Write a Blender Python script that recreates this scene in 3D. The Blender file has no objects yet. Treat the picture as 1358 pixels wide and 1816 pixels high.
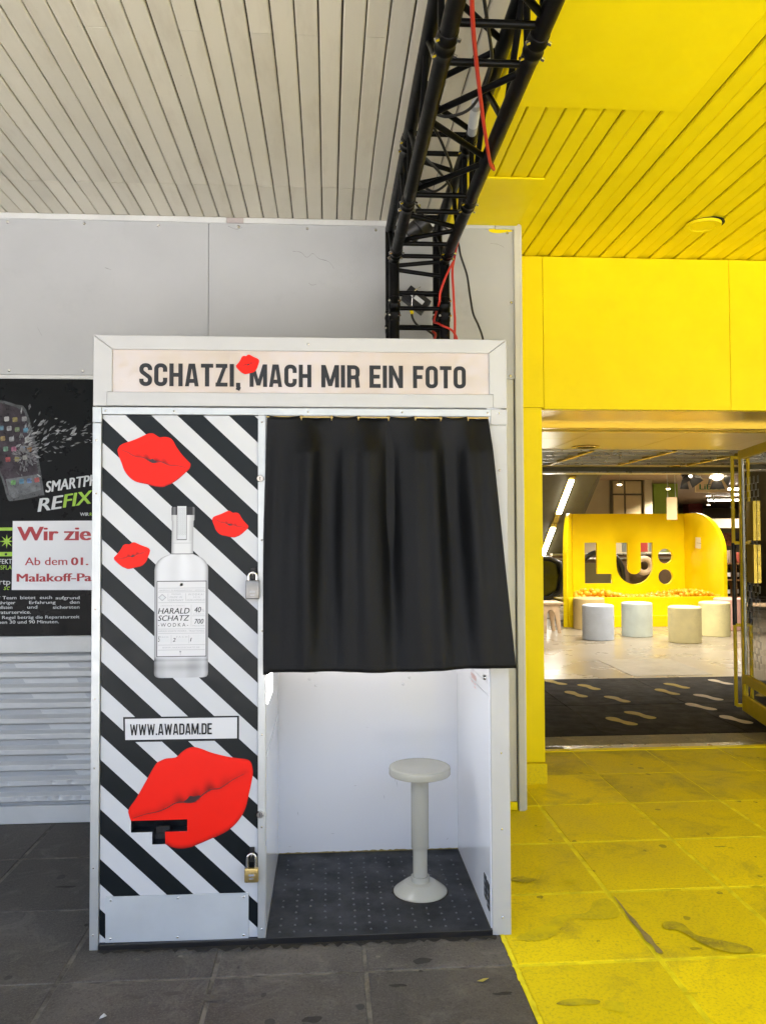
import bpy, bmesh, math, random
from mathutils import Vector, Matrix
random.seed(7)
R = math.radians
scene = bpy.context.scene
C = scene.collection

# ------------------------------------------------------------------ camera, world, sun, exposure
cam_d = bpy.data.cameras.new('camera'); cam = bpy.data.objects.new('camera', cam_d); C.objects.link(cam)
YAW, PITCH, ROLL = .0675, .0307, -.0043
_f = Vector((math.sin(YAW)*math.cos(PITCH), math.cos(YAW)*math.cos(PITCH), math.sin(PITCH)))
_r = Vector((math.cos(YAW), -math.sin(YAW), 0)); _u = _r.cross(_f)
_r2 = math.cos(ROLL)*_r + math.sin(ROLL)*_u; _u2 = -math.sin(ROLL)*_r + math.cos(ROLL)*_u
mw = Matrix((( _r2.x, _u2.x, -_f.x), (_r2.y, _u2.y, -_f.y), (_r2.z, _u2.z, -_f.z))).to_4x4()
mw.translation = (.7942, -2.7912, 1.3691)
cam.matrix_world = mw
cam_d.sensor_fit = 'VERTICAL'; cam_d.sensor_height = 24.0; cam_d.lens = 1433.33/1816*24.0
cam_d.clip_start = .05; cam_d.clip_end = 600
scene.camera = cam

SUN_EL, SUN_AZ = R(70), R(20)          # the sun stands behind the building
w = bpy.data.worlds.new('World'); scene.world = w; w.use_nodes = True
nt = w.node_tree
sky = nt.nodes.new('ShaderNodeTexSky'); sky.sky_type = 'NISHITA'; sky.sun_disc = False
sky.sun_elevation = SUN_EL; sky.sun_rotation = SUN_AZ
sky.air_density = .9; sky.dust_density = 5.0; sky.ozone_density = .4
bg = nt.nodes['Background']; bg.inputs['Strength'].default_value = .15
nt.links.new(sky.outputs[0], bg.inputs[0])
sd = bpy.data.lights.new('sun', 'SUN'); sd.energy = 5.0; sd.angle = R(.6); sd.color = (1, .97, .92)
so = bpy.data.objects.new('sun', sd); C.objects.link(so)
sdir = Vector((math.sin(SUN_AZ)*math.cos(SUN_EL), math.cos(SUN_AZ)*math.cos(SUN_EL), math.sin(SUN_EL)))
so.rotation_euler = sdir.to_track_quat('Z', 'Y').to_euler(); so.location = (0, 0, 20)
vs = scene.view_settings
vs.view_transform = 'Standard'; vs.look = 'None'; vs.gamma = 1; vs.use_curve_mapping = False
vs.exposure = 2.9
scene.cycles.use_denoising = True
scene.cycles.max_bounces = 8; scene.cycles.diffuse_bounces = 5; scene.cycles.use_adaptive_sampling = True; scene.cycles.adaptive_threshold = .02; scene.cycles.glossy_bounces = 5
scene.cycles.transmission_bounces = 8; scene.cycles.sample_clamp_indirect = 6

# ------------------------------------------------------------------ materials
def srgb(r, g, b):
    f = lambda c: (c/255/12.92 if c/255 <= .04045 else ((c/255+.055)/1.055)**2.4)
    return (f(r), f(g), f(b), 1)
def col4(c): return tuple(c) if len(c) == 4 else (*c, 1)
class NB:
    def __init__(s, name):
        s.m = bpy.data.materials.new(name); s.m.use_nodes = True; s.t = s.m.node_tree
        s.p = s.t.nodes['Principled BSDF']; s._pos = None
    def n(s, typ, **kw):
        o = s.t.nodes.new(typ)
        for k, v in kw.items(): setattr(o, k, v)
        return o
    def l(s, a, b): s.t.links.new(a, b)
    def pos(s):
        if s._pos is None: s._pos = s.n('ShaderNodeNewGeometry').outputs['Position']
        return s._pos
    def scaled(s, sc):
        m = s.n('ShaderNodeVectorMath', operation='MULTIPLY'); s.l(s.pos(), m.inputs[0]); m.inputs[1].default_value = sc; return m.outputs[0]
    def noise(s, scale, detail=4, rough=.55, vec=None, dist=0):
        o = s.n('ShaderNodeTexNoise'); o.inputs['Scale'].default_value = scale; o.inputs['Detail'].default_value = detail
        o.inputs['Roughness'].default_value = rough; o.inputs['Distortion'].default_value = dist
        s.l(vec if vec is not None else s.pos(), o.inputs['Vector']); return o.outputs['Fac']
    def ramp(s, fac, a, b, ca=0., cb=1.):
        o = s.n('ShaderNodeMapRange'); o.inputs['From Min'].default_value = a; o.inputs['From Max'].default_value = b
        o.inputs['To Min'].default_value = ca; o.inputs['To Max'].default_value = cb; s.l(fac, o.inputs['Value']); return o.outputs[0]
    def math(s, op, a, b=None, c=None):
        o = s.n('ShaderNodeMath', operation=op)
        for i, v in enumerate((a, b, c)):
            if v is None: continue
            if isinstance(v, (int, float)): o.inputs[i].default_value = v
            else: s.l(v, o.inputs[i])
        return o.outputs[0]
    def mix(s, fac, a, b, mode='MIX'):
        o = s.n('ShaderNodeMix', data_type='RGBA', blend_type=mode)
        for k, v in (('Factor', fac), ('A', a), ('B', b)):
            sock = [i for i in o.inputs if i.name == k and (i.type == 'RGBA' or k == 'Factor')][0]
            if isinstance(v, (int, float)): sock.default_value = v
            elif isinstance(v, (tuple, list)): sock.default_value = col4(v)
            else: s.l(v, sock)
        return [x for x in o.outputs if x.type == 'RGBA'][0]
    def bump(s, h, strength=.2, dist=.01):
        o = s.n('ShaderNodeBump'); o.inputs['Strength'].default_value = strength; o.inputs['Distance'].default_value = dist
        s.l(h, o.inputs['Height']); s.l(o.outputs[0], s.p.inputs['Normal'])
def M(name, c, rough=.5, metal=0., var=.06, vs_=3., bump=0., bs=150, rnd=0., spec=.5, coat=0., dirt=0., emit=None, estr=0.):
    b = NB(name); c = col4(c); p = b.p
    p.inputs['Roughness'].default_value = rough; p.inputs['Metallic'].default_value = metal
    p.inputs['Specular IOR Level'].default_value = spec; p.inputs['Coat Weight'].default_value = coat
    out = None
    if var:
        f = b.noise(vs_, 6, .6)
        lo = tuple(x*(1-var*2) for x in c[:3]); hi = tuple(min(1, x*(1+var)) for x in c[:3])
        out = b.mix(b.ramp(f, .3, .7), lo, hi)
        rr = b.ramp(b.noise(vs_*5, 5), .3, .7, max(.02, rough-.06), min(1, rough+.08)); b.l(rr, p.inputs['Roughness'])
    if dirt:
        f2 = b.noise(1.7, 8, .7, dist=.4); f3 = b.noise(40, 3)
        k = b.math('MULTIPLY', b.ramp(f2, .52, .75), b.ramp(f3, .35, .75))
        out = b.mix(b.math('MULTIPLY', k, dirt), out if out else c, (.06, .05, .04))
    if rnd:
        oi = b.n('ShaderNodeObjectInfo'); v = b.ramp(oi.outputs['Random'], 0, 1, 1-rnd, 1+rnd)
        o = b.n('ShaderNodeVectorMath', operation='SCALE')
        if out: b.l(out, o.inputs[0])
        else: o.inputs[0].default_value = c[:3]
        b.l(v, o.inputs['Scale']); out = o.outputs[0]
    if out: b.l(out, p.inputs['Base Color'])
    else: p.inputs['Base Color'].default_value = c
    if bump: b.bump(b.noise(bs, 4), bump, .004)
    if emit: p.inputs['Emission Color'].default_value = col4(emit); p.inputs['Emission Strength'].default_value = estr
    return b.m
YEL = (.86, .685, .003)
m_white = M('powder_coat_white', (.45, .45, .45), .38, var=.03, bump=.05, bs=400, dirt=.05)
m_alu = M('brushed_aluminium', (.52, .54, .54), .38, .55, var=.05, vs_=6, bump=.05, bs=300, dirt=.05)
m_alu2 = M('kick_plate_aluminium', (.50, .53, .55), .45, .2, var=.05, vs_=4, bump=.06, bs=250, dirt=.15)
m_lam = M('white_laminate', (.80, .81, .84), .10, var=0)
m_wall = M('grey_wall_panel', (.43, .442, .452), .42, var=.045, vs_=1.2, bump=.05, bs=30, dirt=.22)
m_post = M('cream_post', (.55, .54, .47), .4, var=.04, dirt=.15)
m_trim = M('trim_strip', (.60, .61, .60), .4, var=.05, dirt=.25)
m_yel = M('yellow_paint', YEL, .45, var=.035, vs_=2.2, bump=.12, bs=45, spec=.16)
m_yelc = M('yellow_ceiling_paint', (.88, .715, .003), .5, var=.03, vs_=2, bump=.05, bs=160, rnd=.03, spec=.18)
m_yeld = M('yellow_door_paint', (.80, .61, .006), .4, var=.06)
m_yelmet = M('yellow_tinted_metal', (.62, .45, .06), .25, .7, var=0)
m_black = M('black_truss_paint', (.003, .003, .0033), .34, var=.3, vs_=8, bump=.05, bs=200, spec=.10)
m_blackp = M('black_plastic', (.012, .012, .013), .35, var=.2)
m_chrome = M('bright_steel', (.72, .70, .66), .2, 1., var=.05)
m_brass = M('brass', (.62, .46, .18), .32, .9, var=.08, vs_=30)
m_steel = M('brushed_steel_lock', (.24, .235, .225), .38, .9, var=.06, vs_=30)
m_red = M('red_cable_rubber', (.46, .022, .010), .45, var=.1)
m_dark = M('dark_void', (.004, .004, .005), .8, var=0)
m_stool = M('stool_cream_plastic', (.40, .39, .335), .2, var=0)
m_print_w = M('printed_white', (.58, .58, .59), .35, var=.01)
m_print_b = M('printed_black', (.006, .008, .009), .35, var=.1, spec=.25)
m_print_k = M('printed_charcoal', (.022, .023, .026), .4, var=.05, spec=.25)
m_print_g = M('printed_grey', (.30, .31, .33), .4, var=.05)
m_print_lg = M('printed_pale_grey', (.55, .57, .58), .4, var=.05)
m_print_green = M('printed_green', (.30, .52, .02), .4, var=.05)
m_print_red = M('printed_red', (.36, .008, .016), .45, var=.03)
m_paper = M('white_paper', (.76, .77, .79), .6, var=.02)
m_poster = M('dark_poster_film', (.004, .005, .006), .3, var=.3, vs_=3, spec=.12)
m_corr = M('corrugated_grey_sheet', (.56, .57, .565), .45, .0, var=.04, vs_=2, dirt=.15)
m_conc = M('polished_concrete', (.32, .28, .21), .28, var=.03, vs_=.25)
m_wood = M('pale_plywood', (.62, .45, .28), .5, var=.12, vs_=12)
m_woodb = M('shelf_wood', (.34, .17, .06), .5, var=.15, vs_=10)
m_tan = M('tan_wall_paint', (.40, .33, .20), .6, var=.04)
m_tand = M('dark_seam_frame', (.10, .085, .05), .5, var=.05)
m_olive = M('escalator_cladding', (.12, .105, .055), .5, var=.06)
m_green = M('green_column_paint', (.26, .36, .04), .6, var=.05)
m_redcol = M('red_column_paint', (.16, .02, .012), .6, var=.05)
m_brownc = M('brown_shop_ceiling', (.24, .15, .075), .6, var=.08)
m_silver = M('louver_silver', (.40, .38, .30), .3, .8, var=.1, vs_=4)
m_ball = M('yellow_ball_plastic', (.74, .38, .015), .3, var=0, rnd=.08)
m_lamp = M('lamp_glow', (1, .9, .75), .5, var=0, emit=(1, .82, .55), estr=9)
m_tube = M('tube_glow', (1, 1, 1), .5, var=0, emit=(1, .95, .84), estr=7)
m_flash = M('flash_panel_glow', (1, 1, 1), .5, var=0, emit=(1, .97, .93), estr=.9)
m_asph = M('asphalt', (.075, .072, .07), .85, var=.1, vs_=1, bump=.3, bs=60)
m_bld = M('pale_building_plaster', (.22, .20, .18), .8, var=.06)

def glass(name, tint=(1, 1, 1), rough=.02):
    b = NB(name); p = b.p
    p.inputs['Base Color'].default_value = col4(tint); p.inputs['Roughness'].default_value = rough
    p.inputs['Transmission Weight'].default_value = 1; p.inputs['IOR'].default_value = 1.45
    return b.m
m_glass = glass('door_glass', (.93, .92, .85))

def stripe_mat():
    b = NB('striped_film'); p = b.p
    sp = b.n('ShaderNodeSeparateXYZ'); b.l(b.pos(), sp.inputs[0])
    s = b.math('MULTIPLY_ADD', sp.outputs['X'], .942, sp.outputs['Z'])
    k = b.math('FRACT', b.math('DIVIDE', b.math('SUBTRACT', s, 1.887-10*.1644), .1644))
    m = b.math('LESS_THAN', k, .5)
    v = b.noise(2.5, 4)
    dark = b.mix(b.ramp(v, .3, .7), (.004, .0065, .008), (.007, .010, .012)); light = b.mix(b.ramp(v, .3, .7), (.50, .51, .525), (.54, .55, .565))
    b.l(b.mix(m, light, dark), p.inputs['Base Color'])
    b.l(b.ramp(b.noise(14, 4), .3, .7, .28, .42), p.inputs['Roughness'])
    p.inputs['Specular IOR Level'].default_value = .22
    b.bump(b.noise(9, 3), .03, .01)
    return b.m
m_stripe = stripe_mat()

def attr_mat(name, rough=.4):
    b = NB(name); a = b.n('ShaderNodeVertexColor'); a.layer_name = 'print'
    b.l(a.outputs['Color'], b.p.inputs['Base Color']); b.p.inputs['Specular IOR Level'].default_value = .2; b.p.inputs['Roughness'].default_value = rough
    return b.m
m_print = attr_mat('printed_picture')

def slab_mat(name, base, hi, lo, spot, worn=None, wearlo=.5):
    b = NB(name); p = b.p
    big = b.noise(2.2, 7, .62, dist=.3); fine = b.noise(150, 3, .7); mid = b.noise(22, 5, .65)
    c = b.mix(b.ramp(big, .34, .68), lo, hi)
    c = b.mix(b.math('MULTIPLY', b.ramp(mid, .4, .75), .55), c, base)
    if worn:
        wn = b.noise(3.4, 9, .72, dist=.6)
        k = b.math('MULTIPLY', b.ramp(wn, wearlo, wearlo+.16), b.ramp(fine, .25, .6))
        c = b.mix(k, c, worn)
        sp = b.ramp(b.noise(95, 4, .75), .50, .68)
        c = b.mix(b.math('MULTIPLY', sp, .62), c, worn)
    else:
        c = b.mix(b.math('MULTIPLY', b.ramp(fine, .48, .7), .6), c, tuple(x*1.35 for x in hi[:3])); c = b.mix(b.math('MULTIPLY', b.ramp(b.noise(85, 4, .75), .52, .7), .6), c, tuple(x*.55 for x in lo[:3]))
        st = b.math('MULTIPLY', b.ramp(b.noise(4.5, 9, .75, dist=1.4), .52, .70), .55)
        c = b.mix(st, c, tuple(min(1, x*1.7) for x in hi[:3]))
    vo = b.n('ShaderNodeTexVoronoi'); vo.inputs['Scale'].default_value = 11; vo.inputs['Randomness'].default_value = 1
    mp = b.scaled((1, .8, 0)); ad = b.n('ShaderNodeVectorMath', operation='ADD'); b.l(mp, ad.inputs[0])
    nz = b.n('ShaderNodeTexNoise'); nz.inputs['Scale'].default_value = 30; b.l(b.pos(), nz.inputs['Vector'])
    scn = b.n('ShaderNodeVectorMath', operation='SCALE'); b.l(nz.outputs['Color'], scn.inputs[0]); scn.inputs['Scale'].default_value = .02
    b.l(scn.outputs[0], ad.inputs[1]); b.l(ad.outputs[0], vo.inputs['Vector'])
    sc = b.n('ShaderNodeSeparateColor'); b.l(vo.outputs['Color'], sc.inputs[0])
    rad = b.ramp(sc.outputs[0], .50, 1., .0, .19)
    spot_m = b.math('MULTIPLY', b.math('LESS_THAN', vo.outputs['Distance'], rad), .7)
    c = b.mix(spot_m, c, spot)
    oi = b.n('ShaderNodeObjectInfo'); v = b.ramp(oi.outputs['Random'], 0, 1, .88, 1.1)
    o = b.n('ShaderNodeVectorMath', operation='SCALE'); b.l(c, o.inputs[0]); b.l(v, o.inputs['Scale'])
    b.l(o.outputs[0], p.inputs['Base Color'])
    b.l(b.ramp(big, .3, .7, .5, .75), p.inputs['Roughness']); p.inputs['Specular IOR Level'].default_value = .18 if worn else .35
    h = b.math('ADD', b.math('MULTIPLY', fine, .5), mid); b.bump(h, .35, .003)
    return b.m
m_slab = slab_mat('dark_stone_slab', (.072, .065, .058), (.118, .106, .094), (.036, .032, .028), (.028, .026, .025))
m_slaby = slab_mat('yellow_painted_slab', (.82, .65, .004), (.88, .70, .004), (.74, .58, .004), (.30, .24, .02), worn=(.42, .335, .03), wearlo=.55)
m_slabyw = slab_mat('deeper_yellow_slab', (.76, .60, .005), (.82, .65, .005), (.68, .54, .006), (.30, .24, .02), worn=(.42, .34, .03), wearlo=.47)  # doorway rows: deeper yellow with more of the darker speckle
def joint_mat():
    b = NB('mortar_joint'); p = b.p
    f = b.ramp(b.noise(9, 7, .7), .38, .62)
    b.l(b.mix(f, (.06, .054, .047), (.20, .18, .15)), p.inputs['Base Color']); p.inputs['Roughness'].default_value = .9; b.bump(b.noise(180, 4), .4, .003)
    return b.m
m_joint = joint_mat()
m_jointy = M('yellow_mortar_joint', (.90, .76, .004), .7, var=.15, vs_=14, bump=.4, bs=150)
m_granite = slab_mat('granite_strip', (.20, .17, .09), (.30, .25, .13), (.10, .085, .05), (.05, .04, .03))
def stain_mat(name, a, b_, lo=.40, hi=.62):
    b = NB(name); p = b.p
    f = b.ramp(b.noise(95, 6, .75), lo, hi); g = b.ramp(b.noise(14, 5, .6), .35, .65)
    b.l(b.mix(b.math('MULTIPLY', f, g), a, b_), p.inputs['Base Color']); p.inputs['Roughness'].default_value = .75; p.inputs['Specular IOR Level'].default_value = .2
    return b.m
m_stain = stain_mat('worn_paint_stain', (.60, .49, .01), (.27, .22, .03), .30, .52)
m_crack = stain_mat('bare_mortar', (.34, .27, .10), (.16, .125, .07))

def mat_rubber(name, c, ribs=True):
    b = NB(name); p = b.p
    v = b.noise(5, 7, .65, dist=.4)
    cc = b.mix(b.ramp(v, .35, .7), tuple(x*.5 for x in c), tuple(x*1.7 for x in c)); cc = b.mix(b.math('MULTIPLY', b.ramp(b.noise(26, 7, .75, dist=.8), .5, .72), .5), cc, tuple(x*3.2 for x in c)); b.l(cc, p.inputs['Base Color'])
    b.l(b.ramp(b.noise(9, 6), .3, .7, .55 if ribs else .3, .75 if ribs else .6), p.inputs['Roughness']); p.inputs['Specular IOR Level'].default_value = .08 if ribs else .3
    if ribs:
        wv = b.n('ShaderNodeTexWave'); wv.inputs['Scale'].default_value = 18; wv.inputs['Distortion'].default_value = 0
        wv.bands_direction = 'Y'; b.l(b.pos(), wv.inputs['Vector']); b.bump(wv.outputs['Fac'], .6, .004)
    else: b.bump(b.noise(60, 5), .15, .003)
    return b.m
m_mat = mat_rubber('ribbed_entrance_mat', (.009, .0075, .005))
m_rubber = mat_rubber('booth_floor_rubber', (.009, .0095, .0108), False)

def plank_mat():
    b = NB('cream_ceiling_plank'); p = b.p
    v = b.noise(1.1, 6, .6); s = b.noise(7, 6, .65, vec=b.scaled((1.6, .35, 1)))
    c = b.mix(b.ramp(v, .32, .7), (.64, .60, .49), (.70, .66, .55))
    c = b.mix(b.math('MULTIPLY', b.ramp(s, .52, .8), .5), c, (.48, .42, .32))
    dk = b.ramp(b.noise(70, 4, .7), .68, .80); c = b.mix(b.math('MULTIPLY', dk, .5), c, (.16, .12, .08))
    oi = b.n('ShaderNodeObjectInfo'); vv = b.ramp(oi.outputs['Random'], 0, 1, .94, 1.05)
    o = b.n('ShaderNodeVectorMath', operation='SCALE'); b.l(c, o.inputs[0]); b.l(vv, o.inputs['Scale'])
    b.l(o.outputs[0], p.inputs['Base Color']); p.inputs['Roughness'].default_value = .45
    b.bump(b.noise(30, 5, vec=b.scaled((1, .3, 1))), .06, .004)
    return b.m
m_plank = plank_mat()

def cloth_mat():
    b = NB('black_satin_cloth'); p = b.p
    v = b.noise(3, 5)
    b.l(b.mix(b.ramp(v, .3, .7), (.0012, .0013, .0015), (.0025, .0026, .003)), p.inputs['Base Color'])
    p.inputs['Roughness'].default_value = .55; p.inputs['Specular IOR Level'].default_value = .21
    p.inputs['Sheen Weight'].default_value = .0; p.inputs['Sheen Roughness'].default_value = .4
    h = b.math('ADD', b.math('MULTIPLY', b.noise(7, 5, .6, vec=b.scaled((1.5, 1, .8))), 1.), b.math('MULTIPLY', b.noise(900, 2), .04))
    b.bump(h, .35, .012)
    return b.m
m_cloth = cloth_mat()

# ------------------------------------------------------------------ mesh helpers
class MB:
    def __init__(s): s.v = []; s.f = []
    def add(s, vs, fs):
        o = len(s.v); s.v += [tuple(x) for x in vs]; s.f += [tuple(i+o for i in f) for f in fs]; return s
    def box(s, x0, x1, y0, y1, z0, z1):
        return s.add([(x0,y0,z0),(x1,y0,z0),(x1,y1,z0),(x0,y1,z0),(x0,y0,z1),(x1,y0,z1),(x1,y1,z1),(x0,y1,z1)],
                     [(0,3,2,1),(4,5,6,7),(0,1,5,4),(1,2,6,5),(2,3,7,6),(3,0,4,7)])
    def tube(s, pts, r, n=10, caps=True):
        pts = [Vector(p) for p in pts]; rs = r if isinstance(r, (list, tuple)) else [r]*len(pts)
        vs = []; fs = []; up = None
        for i, p in enumerate(pts):
            t = (pts[min(i+1, len(pts)-1)] - pts[max(i-1, 0)]).normalized()
            if up is None: up = Vector((0,0,1)) if abs(t.z) < .9 else Vector((0,1,0))
            a = t.cross(up).normalized(); b = a.cross(t).normalized(); up = b
            for k in range(n):
                th = 2*math.pi*k/n; vs.append(p + rs[i]*(math.cos(th)*a + math.sin(th)*b))
        for i in range(len(pts)-1):
            for k in range(n): fs.append((i*n+k, i*n+(k+1) % n, (i+1)*n+(k+1) % n, (i+1)*n+k))
        if caps: fs.append(tuple(range(n-1, -1, -1))); fs.append(tuple((len(pts)-1)*n+k for k in range(n)))
        return s.add(vs, fs)
    def lathe(s, prof, c=(0,0,0), n=40, axis='z'):
        vs = []; fs = []
        for r, h in prof:
            for k in range(n):
                th = 2*math.pi*k/n; a, b = r*math.cos(th), r*math.sin(th)
                vs.append({'z': (c[0]+a, c[1]+b, c[2]+h), 'y': (c[0]+a, c[1]+h, c[2]+b), 'x': (c[0]+h, c[1]+a, c[2]+b)}[axis])
        m = len(prof)
        for i in range(m-1):
            for k in range(n): fs.append((i*n+k, i*n+(k+1) % n, (i+1)*n+(k+1) % n, (i+1)*n+k))
        if prof[0][0] > 1e-6: fs.append(tuple(range(n-1, -1, -1)))
        if prof[-1][0] > 1e-6: fs.append(tuple((m-1)*n+k for k in range(n)))
        return s.add(vs, fs)
    def prism(s, poly, y0, y1):                      # outline in X,Z pushed along Y
        n = len(poly)
        vs = [(x, y0, z) for x, z in poly] + [(x, y1, z) for x, z in poly]
        return s.add(vs, [tuple(range(n)), tuple(range(2*n-1, n-1, -1))] + [(i, i+n, (i+1) % n+n, (i+1) % n) for i in range(n)])
    def quadxz(s, x0, x1, z0, z1, y): return s.add([(x0,y,z0),(x1,y,z0),(x1,y,z1),(x0,y,z1)], [(0,1,2,3)])
    def polyxz(s, poly, y): return s.add([(x, y, z) for x, z in poly], [tuple(range(len(poly)))])
    def mesh(s, name, bevel=0, seg=1, fix=True, merge=False):
        me = bpy.data.meshes.new(name); me.from_pydata(s.v, [], s.f)
        bm = bmesh.new(); bm.from_mesh(me)
        if merge: bmesh.ops.remove_doubles(bm, verts=bm.verts, dist=1e-5)
        if fix: bmesh.ops.recalc_face_normals(bm, faces=bm.faces)
        if bevel:
            es = [e for e in bm.edges if len(e.link_faces) == 2 and e.calc_face_angle(0) > R(35)]
            bmesh.ops.bevel(bm, geom=es, offset=bevel, segments=seg, affect='EDGES', profile=.5, clamp_overlap=True)
        bm.to_mesh(me); bm.free(); return me
    def build(s, name, mat, parent=None, smooth=False, bevel=0, seg=1, fix=True, merge=False):
        return link(name, s.mesh(name, bevel, seg, fix, merge), mat, parent, smooth)
def link(name, me, mat=None, parent=None, smooth=False):
    if mat is not None and not me.materials: me.materials.append(mat)
    if smooth:
        me.polygons.foreach_set('use_smooth', [True]*len(me.polygons))
        me.set_sharp_from_angle(angle=R(38))
    o = bpy.data.objects.new(name, me); C.objects.link(o)
    if parent is not None: o.parent = parent; o.matrix_parent_inverse = parent_inv(parent)
    return o
def parent_inv(p): return WM.get(p.name, Matrix.Identity(4)).inverted()
WM = {}
def tag(o, label, cat, group=None):
    o['label'] = label; o['category'] = cat
    if group: o['group'] = group
    return o
def thing(name, label, cat, loc=(0,0,0), group=None):
    o = bpy.data.objects.new(name, None); C.objects.link(o); o.location = loc; o.empty_display_size = .1
    WM[o.name] = Matrix.Translation(loc)
    return tag(o, label, cat, group)
def struct(o): o['kind'] = 'structure'; return o
def box(name, mat, parent, x0, x1, y0, y1, z0, z1, bevel=.0, seg=1):
    return MB().box(x0, x1, y0, y1, z0, z1).build(name, mat, parent, bevel=bevel, seg=seg)
def inst(src, loc, parent=None, rot=None, scale=None):
    o = bpy.data.objects.new(src.name.split('.')[0], src.data); C.objects.link(o); o.location = loc
    if rot: o.rotation_euler = rot
    if scale: o.scale = scale
    if parent is not None: o.parent = parent; o.matrix_parent_inverse = parent_inv(parent)
    return o
def cr(pts, n=6, closed=False):                      # Catmull-Rom resampling
    P = [Vector(p) for p in pts]; out = []; m = len(P)
    for i in range(m if closed else m-1):
        g = lambda k: P[k % m] if closed else P[min(max(k, 0), m-1)]
        a, b, c, d = g(i-1), g(i), g(i+1), g(i+2)
        for j in range(n):
            t = j/n; out.append(.5*((2*b) + (c-a)*t + (2*a-5*b+4*c-d)*t*t + (3*b-a-3*c+d)*t**3))
    if not closed: out.append(P[-1])
    return out
def text_mesh(s, bold=0., shear=0., space=1.):
    cu = bpy.data.curves.new('t', 'FONT'); cu.body = s; cu.size = 1; cu.offset = bold; cu.shear = shear; cu.space_character = space
    cu.resolution_u = 3
    o = bpy.data.objects.new('t', cu); C.objects.link(o)
    dg = bpy.context.evaluated_depsgraph_get(); me = bpy.data.meshes.new_from_object(o.evaluated_get(dg))
    bpy.data.objects.remove(o); bpy.data.curves.remove(cu)
    return me
def text(name, s, mat, parent, x0, x1, z0, z1, y, bold=0., shear=0., slope=0., fitw=True, space=1.):
    """flat lettering on an XZ face: fitted into the box x0..x1, z0..z1"""
    me = text_mesh(s, 0, shear, space); me.materials.clear()
    xs = [v.co.x for v in me.vertices]; ys = [v.co.y for v in me.vertices]
    a, b, c, d = min(xs), max(xs), min(ys), max(ys)
    sz = (z1-z0)/(d-c); sx = (x1-x0)/(b-a) if fitw else sz
    for v in me.vertices:
        X = x0 + (v.co.x-a)*sx; Z = z0 + (v.co.y-c)*sz + slope*(X-x0); v.co = (X, y, Z)
    if bold > .004:
        bm = bmesh.new(); bm.from_mesh(me); base = bm.faces[:]+bm.edges[:]+bm.verts[:]; e = bold*sz*.9
        for k, dx in enumerate((-e, e)):
            r_ = bmesh.ops.duplicate(bm, geom=base)
            bmesh.ops.translate(bm, verts=[g for g in r_['geom'] if isinstance(g, bmesh.types.BMVert)], vec=(dx, -4e-5*(k+1), 0))
        bm.to_mesh(me); bm.free()
    return link(name, me, mat, parent)

# condensed poster capitals, drawn as strokes (cap height 1)
SW = .175
def arc(cx, cy, r, a0, a1, n=6): return [(cx+r*math.cos(R(a0+(a1-a0)*i/n)), cy+r*math.sin(R(a0+(a1-a0)*i/n))) for i in range(n+1)]
def glyph(ch):
    h = SW/2; W = .53; a, b, lo, hi = h, W-h, h, 1-h; r = .155; d = h*.86
    G = {
     'O': (W, [arc(b-r, hi-r, r, 0, 90)+arc(a+r, hi-r, r, 90, 180)+arc(a+r, lo+r, r, 180, 270)+arc(b-r, lo+r, r, 270, 360)+[(b, hi-r)]]),
     'C': (W, [[(b, .63)]+arc(b-r, hi-r, r, 0, 90)+arc(a+r, hi-r, r, 90, 180)+arc(a+r, lo+r, r, 180, 270)+arc(b-r, lo+r, r, 270, 360)+[(b, .37)]]),
     'S': (W*.97, [[(b-.01, .70)]+arc(b-.01-r, hi-r, r, 0, 90)+arc(a+r, hi-r, r, 90, 180)+arc(a+.15, .71, .15, 180, 232)+arc(b-.16, .29, .15, 52, 0)+arc(b-.01-r, lo+r, r, 0, -90)+arc(a+r, lo+r, r, 270, 180)+[(a, .32)]]),
     'D': (W, [[(a, 0), (a, 1)], [(a, hi)]+arc(b-r, hi-r, r, 90, 0)+arc(b-r, lo+r, r, 0, -90)+[(a, lo)]]),
     'H': (W+.01, [[(a, 0), (a, 1)], [(b+.01, 0), (b+.01, 1)], [(a, .5), (b+.01, .5)]]),
     'I': (SW, [[(h, 0), (h, 1)]]),
     'T': (.50, [[(.25, 0), (.25, 1)], [(0, hi), (.50, hi)]]),
     'E': (.46, [[(a, 0), (a, 1)], [(a, hi), (.46, hi)], [(a, .5), (.42, .5)], [(a, lo), (.46, lo)]]),
     'F': (.45, [[(a, 0), (a, 1)], [(a, hi), (.45, hi)], [(a, .5), (.40, .5)]]),
     'Z': (.50, [[(.02, hi), (.49, hi)], [(.39, .90), (.11, .10)], [(.01, lo), (.50, lo)]]),
     'N': (.56, [[(d, 0), (d, 1)], [(.56-d, 0), (.56-d, 1)], [(d+.01, .97), (.56-d-.01, .03)]]),
     'M': (.72, [[(d, 0), (d, 1)], [(.72-d, 0), (.72-d, 1)], [(d+.02, .99), (.36, .06)], [(.36, .06), (.72-d-.02, .99)]]),
     'A': (.57, [[(h*1.0, 0), (.285-.05, 1)], [(.57-h*1.0, 0), (.285+.05, 1)], [(.15, .24), (.42, .24)]]),
     'R': (.54, [[(a, 0), (a, 1)], [(a, hi)]+arc(b-r, hi-r, r, 90, 0)+arc(b-r, .46+r, r, 0, -90)+[(a, .46)], [(b-.04, .46), (b+.01, 0)]]),
     'W': (.80, [[(h, 1), (.22, 0)], [(.22, 0), (.40, .95)], [(.40, .95), (.58, 0)], [(.58, 0), (.80-h, 1)]]),
     '.': (SW, [[(h, 0), (h, SW)]]),
     ',': (SW, [[(h, SW), (h, -.02)], [(h+.04, 0), (h-.03, -.15)]]),
     ' ': (.16, []),
    }
    return G[ch]
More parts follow.
